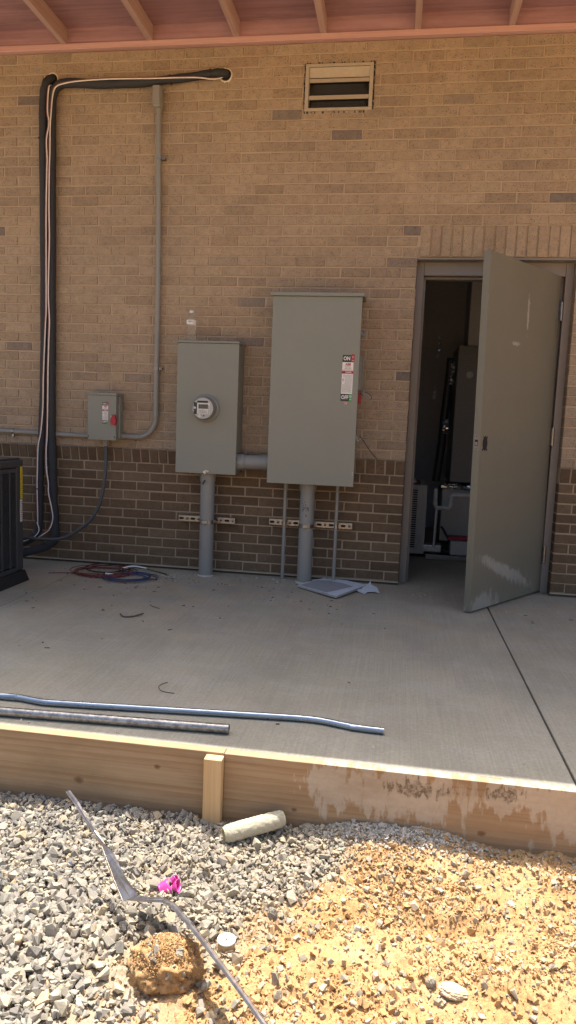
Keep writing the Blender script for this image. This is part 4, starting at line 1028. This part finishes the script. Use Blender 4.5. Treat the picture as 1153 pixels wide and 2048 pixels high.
b = MB(); b.box(.23, .70, 1.08, 1.09, .01, .045, 'steel', .002); b.box(.23, .24, 1.09, 1.45, .01, .045, 'steel', .002); b.box(.23, .70, 1.08, 1.45, .004, .009, 'steel'); b.build('pan', dp)
b = MB(); b.box(.20, .36, 1.16, 1.30, .055, .115, 'galv', .006); b.tube(smooth_path([(.36, 1.2, .09), (.42, 1.18, .06), (.46, 1.2, .10), (.40, 1.25, .20), (.36, 1.3, .26)], 5), .010, 'black', 8); b.build('pump', dp)
b = MB(); b.box(.43, .60, 1.10, 1.25, .05, .17, 'cabinet2', .006); b.box(.41, .60, 1.12, 1.26, .175, .20, 'red', .004)
b.build('grey_bin', label='grey plastic bin with a red lid in the drain pan', category='bin')
du = thing('insulated_pipe', 'dark pipe wrapped in crinkled foil near the back of the room', 'pipe')
b = MB(); b.tube(smooth_path([(.36, 1.5, 1.72), (.35, 1.5, 1.45), (.335, 1.5, 1.2), (.33, 1.5, 1.0), (.30, 1.5, .64)], 4), .035, 'black', 10); b.build('pipe', du)
b = MB()
for cx_, z0_, z1_, ww in ((.375, 1.48, 1.70, .03), (.345, 1.06, 1.20, .03), (.245, 1.72, 1.90, .022), (.235, 1.36, 1.45, .022)):
    for i in range(26):
        z_ = rnd.uniform(z0_, z1_); b.box(cx_-ww*rnd.random(), cx_+ww*rnd.random(), 1.452, 1.456, z_-.004, z_+.006, 'foil', 0, rot=(rnd.uniform(-.9, .9), rnd.uniform(-1.2, 1.2), rnd.uniform(-.9, .9)))
b.build('foil_wrap', du)

# ------------------------------------------------------------------ things on the slab
em = thing('metal_conduit', 'long shiny thin metal conduit with bent ends lying on the slab', 'conduit')
b = MB()
P = [(-2.9, -2.560, .0135), (-1.56, -2.530, .0135), (-1.48, -2.524, .0135), (-1.42, -2.527, .0135), (-1.35, -2.539, .0135), (-1.28, -2.540, .0135), (-.9, -2.504, .0135), (-.5, -2.466, .0135), (-.36, -2.454, .0135), (-.28, -2.457, .0135), (-.20, -2.476, .0135), (-.14, -2.488, .0135), (-.052, -2.492, .0135)]
b.tube(smooth_path(P, 4), .0122, 'emt', 18, True, .86); b.build('tube', em)
b = MB(); b.tube([(-2.9, -2.775+.055, .018), (-1.43, -2.668, .018), (-.592, -2.618, .018)], .0168, 'rigid', 20, True, .84)
b.build('metal_pipe', label='thicker mottled galvanised pipe lying in front of the bent conduit', category='pipe')

def coil(nm, lab, cx, cy, rx, ry, n, k, r, seed, tail=()):
    rs = random.Random(seed); pts = []
    for i in range(n*14):
        a = i/14*2*math.pi; j = i/14
        rr = 1+.13*math.sin(j*2.3+seed)+rs.uniform(-.015, .015)
        pts.append((cx+.02*math.sin(j*1.7+seed)+rx*rr*math.cos(a), cy+.02*math.cos(j*2.1)+ry*rr*math.sin(a), r+.002+.005*(j % 3)+.012*max(0, math.sin(a*.5+seed))))
    pts += list(tail)
    b = MB(); b.tube(smooth_path(pts, 2), r, k, 7); return b.build(nm, label=lab, category='wire', group='loose coils of electrical wire')
coil('wire_coil', 'loose coil of red wire on the slab by the wall', -2.06, -.30, .20, .15, 5, 'redwire', .003, 1, [(-2.25, -.36, .004), (-2.40, -.42, .004)])
coil('wire_coil', 'loose coil of blue wire in front of the red coil on the slab', -1.83, -.40, .165, .13, 5, 'bluewire', .003, 2, [(-1.66, -.36, .004)])
coil('wire_coil', 'small coil of black wire behind the red and blue coils', -2.06, -.18, .14, .15, 2, 'black', .0038, 3, [(-1.9, -.14, .02), (-1.80, -.12, .015), (-1.62, -.20, .004)])
b = MB(); b.tube(smooth_path([(-1.98, -.16, .012), (-1.90, -.13, .03), (-1.80, -.12, .02)], 4), .006, 'wirewhite', 7); b.tube([(-2.0, -.38, .02), (-1.94, -.39, .018)], .007, 'wirewhite', 7)
b.build('tape_scrap', label='short white tape wraps lying on the wire coils', category='tape')

# board scrap with torn paper face
bs = thing('drywall_scrap', 'broken grey board scrap with torn white paper on the slab', 'board scrap')
def slab_poly(pts, z0, th, kt, ks, nm, sub=True, lift=None):
    b = MB(); n = len(pts); L = lift or (lambda x, y: 0)
    top = [(x, y, z0+th+L(x, y)) for x, y in pts]; bot = [(x, y, z0+L(x, y)) for x, y in pts]
    b.add(top, [list(range(n))], kt); b.add(bot, [list(range(n))[::-1]], ks); b.add(top+bot, [(i, n+i, n+(i+1) % n, (i+1) % n) for i in range(n)], ks)
    return b.build(nm, bs)
outer = [(-.672, -.300), (-.40, -.548), (-.385, -.545), (-.215, -.19), (-.215, -.18), (-.24, -.165), (-.36, -.07), (-.47, .0-.03), (-.50, -.045), (-.52, -.03), (-.54, -.06), (-.565, -.09), (-.58, -.10), (-.60, -.16), (-.63, -.20), (-.64, -.24)]
slab_poly(outer, .006, .013, 'paperface', 'boardcore', 'board', lift=lambda x, y: (x+.67)*.02)
inner = [(-.655, -.300), (-.46, -.475), (-.40, -.40), (-.30, -.26), (-.36, -.19), (-.47, -.11), (-.56, -.12), (-.60, -.18)]
b = MB(); n_ = len(inner); b.add([(x, y, .0198+(x+.67)*.02) for x, y in inner], [list(range(n_))], 'boardtorn'); b.build('torn_patch', bs)
b = MB()
tp = [(-.245, -.20, .022), (-.20, -.15, .030), (-.19, -.12, .045), (-.185, -.17, .030), (-.14, -.22, .022), (-.12, -.30, .004), (-.16, -.30, .010), (-.20, -.31, .008), (-.215, -.36, .003), (-.25, -.33, .006), (-.28, -.30, .010), (-.24, -.27, .018)]
b.add(tp, [list(range(len(tp)))], 'paperface'); o = b.build('torn_flap', bs); o.modifiers.new('s', 'SOLIDIFY').thickness = .0012

# debris
rs = random.Random(12); b = MB()
zones = [(-1.75, -.45, .35, .25, 40), (-1.45, -.35, .3, .1, 26), (-.95, -.35, .25, .12, 16), (-2.15, -.25, .2, .2, 20), (-1.6, -1.0, .6, .4, 24), (-.9, -1.4, .9, .7, 26), (-.5, -.65, .3, .12, 14), (.9, -.7, .2, .3, 8), (.1, .3, .15, .3, 8)]
for cx_, cy_, sx, sy, n in zones:
    for i in range(n):
        x, y = rs.gauss(cx_, sx*.6), rs.gauss(cy_, sy*.6)
        if y > -.03 or -2.6 > y or x < -2.38 and y < -.6: continue
        a = rs.uniform(0, 3.1); l_, w2 = rs.uniform(.002, .012), rs.uniform(.001, .004)
        b.box(x-l_, x+l_, y-w2, y+w2, .0005, .0005+rs.uniform(.001, .004), rs.choice(['ink', 'ink', 'debris', 'debris', 'cement']), .0006, rot=(0, 0, a))
b.build('floor_debris', label='dark chips and crumbs scattered over the concrete slab', category='debris', kind='stuff')
pos = []
for cx_, cy_, sx, sy, n in ((-1.62, -.24, .10, .04, 110), (-1.88, -.12, .05, .03, 40), (-.98, -.12, .5, .03, 120), (-2.1, -.08, .4, .03, 120), (.17, -.28, .05, .05, 30), (-1.36, -.19, .06, .02, 40), (.8, -.6, .15, .1, 10)):
    for i in range(n): pos.append((rs.gauss(cx_, sx), min(-.012, rs.gauss(cy_, sy)), .002))
for i in range(60): pos.append((rs.uniform(-2.2, .5), -2.70+abs(rs.gauss(0, .05)), .0015))
scatter('mortar_crumbs', np.array(pos), np.clip(np.random.RandomState(3).lognormal(0, .5, len(pos))*.0028, .0012, .012), crT, 'cement', 31, label='pale mortar crumbs along the foot of the wall', category='debris', kind='stuff')
b = MB(); b.tube(smooth_path([(-1.53, -1.285, .010), (-1.50, -1.315, .005), (-1.45, -1.30, .006), (-1.41, -1.245, .012)], 4), [.0045]*12+[.003], 'debris', 7); b.build('twig', label='curved dark brown twig lying on the slab', category='twig')
b = MB(); b.tube(smooth_path([(-1.45, -1.02, .003), (-1.42, -1.06, .004), (-1.37, -1.09, .003)], 3), .0018, 'debris', 5); b.build('twig', label='thin straight brown twig right of and behind the curved twig', category='twig')
b = MB(); b.tube(smooth_path([(-.955, -2.20, .003), (-.975, -2.25, .004), (-.945, -2.30, .003), (-.89, -2.31, .003)], 4), .0014, 'ink', 5); b.build('wire_offcut', label='hooked black wire offcut on the slab behind the metal conduit', category='wire')

# ------------------------------------------------------------------ things on the gravel
def H(x, y): return float(hgt(np.array([x]), np.array([y]))[0])
# paint roller cover
rc = thing('paint_roller_cover', 'cream paint roller cover crusted with cement lying by the form board', 'roller cover')
bm = bmesh.new(); p0, p1 = V(-.528, -2.862, -.206), V(-.372, -2.700-.0, -.184)
p1 = V(-.385, -2.812+.0, -.196)
p0, p1 = V(-.532, -2.905, -.200), V(-.362, -2.800, -.182)
vs, fs = [], []; n, L_ = 40, 44; t = (p1-p0); Lx = t.length; t.normalize(); a_ = t.cross(V(0, 0, 1)).normalized(); b_ = t.cross(a_)
rs2 = np.random.RandomState(2)
for i in range(L_+1):
    e = min(i, L_-i)/L_; prof = .0275*(1-.18*math.exp(-e*22))
    for j in range(n):
        an = 2*math.pi*j/n; rr = prof+rs2.uniform(-.0012, .0016)
        vs.append(p0+t*(Lx*i/L_)+(a_*math.cos(an)+b_*math.sin(an))*rr)
for i in range(L_):
    for j in range(n): fs.append((i*n+j, i*n+(j+1) % n, (i+1)*n+(j+1) % n, (i+1)*n+j))
b = MB(); b.add(vs, fs, 'nap', True); b.build('nap_sleeve', rc)
b = MB(); b.tube([p0-t*.002, p0+t*.5*Lx, p1+t*.002], .0215, 'rollerpipe', 24, True, .86); b.build('core_tube', rc)

# bent drip edge
de = thing('metal_flashing_strip', 'bent brownish metal drip edge strip sticking up from the gravel', 'flashing')
Fd = [(-0.953, -3.128, 0.012), (-0.921, -3.139, -0.016), (-0.884, -3.158, -0.045), (-0.852, -3.169, -0.075), (-0.819, -3.189, -0.098), (-0.795, -3.214, -0.112), (-0.75, -3.267, -0.137), (-0.7, -3.323, -0.158), (-0.647, -3.328, -0.15), (-0.592, -3.334, -0.14), (-0.563, -3.358, -0.132), (-0.511, -3.413, -0.124), (-0.459, -3.473, -0.116), (-0.375, -3.567, -0.11), (-0.317, -3.63, -0.11), (-0.258, -3.696, -0.11), (-0.18, -3.78, -0.115)]
Up = [(-0.943, -3.123, 0.014), (-0.912, -3.133, -0.012), (-0.879, -3.153, -0.041), (-0.847, -3.166, -0.072), (-0.803, -3.195, -0.092), (-0.772, -3.214, -0.1), (-0.715, -3.277, -0.118), (-0.663, -3.318, -0.135), (-0.64, -3.322, -0.135), (-0.591, -3.325, -0.128), (-0.552, -3.35, -0.12), (-0.498, -3.409, -0.112), (-0.447, -3.467, -0.105), (-0.365, -3.561, -0.1), (-0.307, -3.624, -0.1), (-0.247, -3.691, -0.1), (-0.17, -3.775, -0.105)]
def strip(A, B, nm, smooth=False):
    b = MB(); a2 = [Vector(p) for p in A]; b2 = [Vector(p) for p in B]; n = len(a2)
    mid = [(p+q_)/2+V(0, 0, .0012) for p, q_ in zip(a2, b2)]
    b.add(a2+mid+b2, [(i, i+1, n+i+1, n+i) for i in range(n-1)]+[(n+i, n+i+1, 2*n+i+1, 2*n+i) for i in range(n-1)], 'flash', smooth); o = b.build(nm, de)
    o.modifiers.new('s', 'SOLIDIFY').thickness = .0007; return o
strip(Fd[:8], Up[:8], 'top_flange'); strip([tuple(Vector(f)*.8+Vector(u_)*.2) for f, u_ in zip(Fd[7:], Up[7:])], [tuple(Vector(f)*.15+Vector(u_)*.85) for f, u_ in zip(Fd[7:], Up[7:])], 'top_flange')
strip(Fd[:8], [(p[0]-.0045, p[1]+.004, p[2]-.003) for p in Fd[:8]], 'side_flange')
# hidden back flange sloping down behind the visible lip; it throws the wide shadow
BF = [(p[0]-.014, p[1]+.052, p[2]-.043) for p in Up[7:]]
strip(Up[7:], BF, 'back_flange')

# pink rubber thing
pk = thing('pink_rubber_scrap', 'crumpled bright pink rubber scrap lying on the gravel', 'scrap')
def cup(c, d, r0, r1, L_, k, nm, seed):
    rs = np.random.RandomState(seed); c = V(*c); d = V(*d).normalized(); a_ = d.orthogonal().normalized(); b_ = d.cross(a_); vs = []; fs = []; n = 16; m_ = 7
    for i in range(m_):
        t_ = i/(m_-1); r_ = r0+(r1-r0)*t_
        for j in range(n):
            an = 2*math.pi*j/n; q_ = r_*(1+.10*math.sin(2*an+seed)+.06*math.sin(5*an+seed*2))+rs.uniform(-.0006, .0006)
            vs.append(c+d*L_*(t_+.08*math.sin(3*an+seed)*t_)+(a_*math.cos(an)*1.1+b_*math.sin(an)*.8)*q_)
    for i in range(m_-1):
        for j in range(n): fs.append((i*n+j, i*n+(j+1) % n, (i+1)*n+(j+1) % n, (i+1)*n+j))
    fs.append(tuple(range(n)))
    b = MB(); b.add(vs, fs, k, True); o = b.build(nm, pk); o.modifiers.new('s', 'SOLIDIFY').thickness = .0015
zp = H(-.65, -3.14)+.018
PX_, PY_ = (-0.63, -3.159)
cup((PX_-.022, PY_-.016, zp-.003), (.8, .45, .25), .014, .018, .030, 'pink', 'fold', 1)
cup((PX_+.012, PY_-.002, zp+.002), (.75, -.2, .5), .006, .015, .022, 'pink', 'fold', 2)
cup((PX_+.006, PY_+.020, zp+.004), (.5, .2, .7), .012, .010, .016, 'pink', 'fold', 4)
# cut white pipe end
sx_, sy_ = (-0.42, -3.337)
ps = thing('pipe_stub', 'short stub of white topped pipe standing in the orange dirt', 'pipe stub')
zz = H(sx_, sy_)
b = MB(); b.lathe([(.0215, -.01), (.0215, .024)], (sx_, sy_, zz), 'crumb', 'z', 24, False); b.build('dirty_side', ps)
b = MB(); b.lathe([(.0235, .0235), (.0235, .0265), (.022, .0275), (.0045, .0275), (.004, .022)], (sx_, sy_, zz), 'wirewhite', 'z', 24, False); b.lathe([(.0042, 0), (.004, .001)], (sx_, sy_, zz+.0225), 'dark', 'z', 10); b.build('cap', ps)
# dirt clod
def lump(nm, c, r, k, seed, rough=.25, f=3.0, **kw):
    bm = bmesh.new(); bmesh.ops.create_icosphere(bm, subdivisions=5, radius=1)
    P = np.array([v_.co[:] for v_ in bm.verts])
    n1 = fbm(P[:, 0]*f+P[:, 2]*1.7+9, P[:, 1]*f+P[:, 2]*f*.8+9, seed, 6, 1.0, .62); n2 = fbm(P[:, 2]*f*2+P[:, 1]*2+9, P[:, 0]*f*2+P[:, 1]*f+9, seed+1, 4, 1.5, .6)
    d = 1+rough*n1+rough*.5*n2; P2 = P*d[:, None]*np.array(r)+np.array(c)
    for v_, p in zip(bm.verts, P2): v_.co = p
    bm.faces.ensure_lookup_table()
    me = bpy.data.meshes.new(nm); bm.to_mesh(me); bm.free(); me.materials.append(MM[k])
    me.polygons.foreach_set('use_smooth', [seed % 2 == 0]*len(me.polygons))
    o = bpy.data.objects.new(nm, me); C.objects.link(o); return tag(o, **kw)
ck = thing('dirt_clod', 'large orange clod of dirt with embedded stones below the metal strip', 'clod')
cx0, cy0 = (-0.54, -3.452)
lump('earth', (cx0, cy0+.005, -.214), (.090, .072, .060), 'clod', 40, .27, 3.0).parent = ck
pos = []; rs4 = np.random.RandomState(9)
for i in range(34):
    a, e = rs4.uniform(0, 6.28), rs4.uniform(.1, 1.3); pos.append((cx0+.078*math.cos(a)*math.cos(e), cy0+.005+.066*math.sin(a)*math.cos(e), -.208+.060*math.sin(e)))
scatter('embedded_stones', np.array(pos), rs4.uniform(.004, .012, len(pos)), stT, 'stone', 77, parent=ck)
pos = []
for i in range(2600):
    a, e = rs4.uniform(0, 6.28), rs4.uniform(-.3, 1.5); pos.append((cx0+.082*math.cos(a)*math.cos(e), cy0+.005+.068*math.sin(a)*math.cos(e), -.208+.061*math.sin(e)))
scatter('crust', np.array(pos), rs4.uniform(.0012, .0034, len(pos)), crT, 'clodcrumb', 78, parent=ck)
def stone(nm, lab, px, r, k, seed, rgh=.2, dz=.4):
    x, y = px; return lump(nm, (x, y, H(x, y)+r[2]*dz), r, k, seed, rgh, 1.2, label=lab, category='stone')
stone('stone', 'flat tan stone lying alone near the bottom of the dirt', (0.139, -3.376), (.034, .022, .014), 'tanstone', 51)
stone('stone', 'upright pointed grey stone standing in the dirt right of the white pipe stub', (-0.325, -3.202), (.014, .012, .022), 'stone', 53)
stone('stone', 'grey stone perched on top of the large dirt clod', (cx0+.008, cy0+.045), (.018, .015, .018), 'stone', 55, .2, 2.6)
stone('stone', 'rounded pale stone beside the flat tan stone, to its left', (0.09, -3.358), (.013, .011, .014), 'stone', 57)
x, y = (-1.232, -2.903)
b = MB(); b.box(x-.020, x+.020, y-.006, y+.006, H(x, y)+.012, H(x, y)+.017, 'yellow', .002, rot=(.1, .15, .3)); b.build('wood_chip', label='small yellow plastic chip lying on the gravel near the form board', category='chip')
x, y = (-0.945, -3.125)
b = MB(); b.tube(smooth_path([(x-.012, y-.004, H(x, y)+.014), (x, y+.004, H(x, y)+.020), (x+.010, y-.004, H(x, y)+.014)], 4), .0022, 'bluewire', 6); b.build('wire_scrap', label='tiny blue wire scrap on the gravel left of the metal strip', category='wire')

# put every Empty at the base of its thing
bpy.context.view_layer.update()
for o in list(bpy.data.objects):
    if o.type == 'EMPTY' and o.location.length < 1e-9 and o.children:
        pts = [c_.matrix_world @ Vector(k) for c_ in o.children if c_.type == 'MESH' for k in c_.bound_box]
        lo = Vector([min(p[i] for p in pts) for i in range(3)]); hi = Vector([max(p[i] for p in pts) for i in range(3)])
        c0 = Vector(((lo.x+hi.x)/2, (lo.y+hi.y)/2, lo.z)); o.location = c0
        for c_ in o.children: c_.location = c_.location - c0

SUB = {'switch_box': {'warning_label': 'door', 'rotary_handle': 'door', 'handle_tag': 'door', 'keyhole': 'door', 'handle_grip': 'handle_housing'},
       'meter_enclosure': {'display_face': 'meter_base', 'glass_cover': 'meter_base', 'port': 'meter_base'},
       'door_leaf': {'latch_plate': 'leaf', 'lock_cutout': 'leaf'}, 'condenser_unit': {'energy_label': 'corner_panel', 'rating_label': 'corner_panel'},
       'water_bottle': {'paper_label': 'bottle_body'}, 'riser_pipe': {'ink_mark': 'pipe'}, 'drain_pan': {}}
for o in list(bpy.data.objects):
    mp_ = SUB.get(o.name.split('.')[0])
    if o.type != 'EMPTY' or not mp_: continue
    ch = list(o.children)
    for c_ in ch:
        t_ = mp_.get(c_.name.split('.')[0])
        if t_:
            c_.location = (0, 0, 0); c_.parent = [x for x in ch if x.name.split('.')[0] == t_][0]
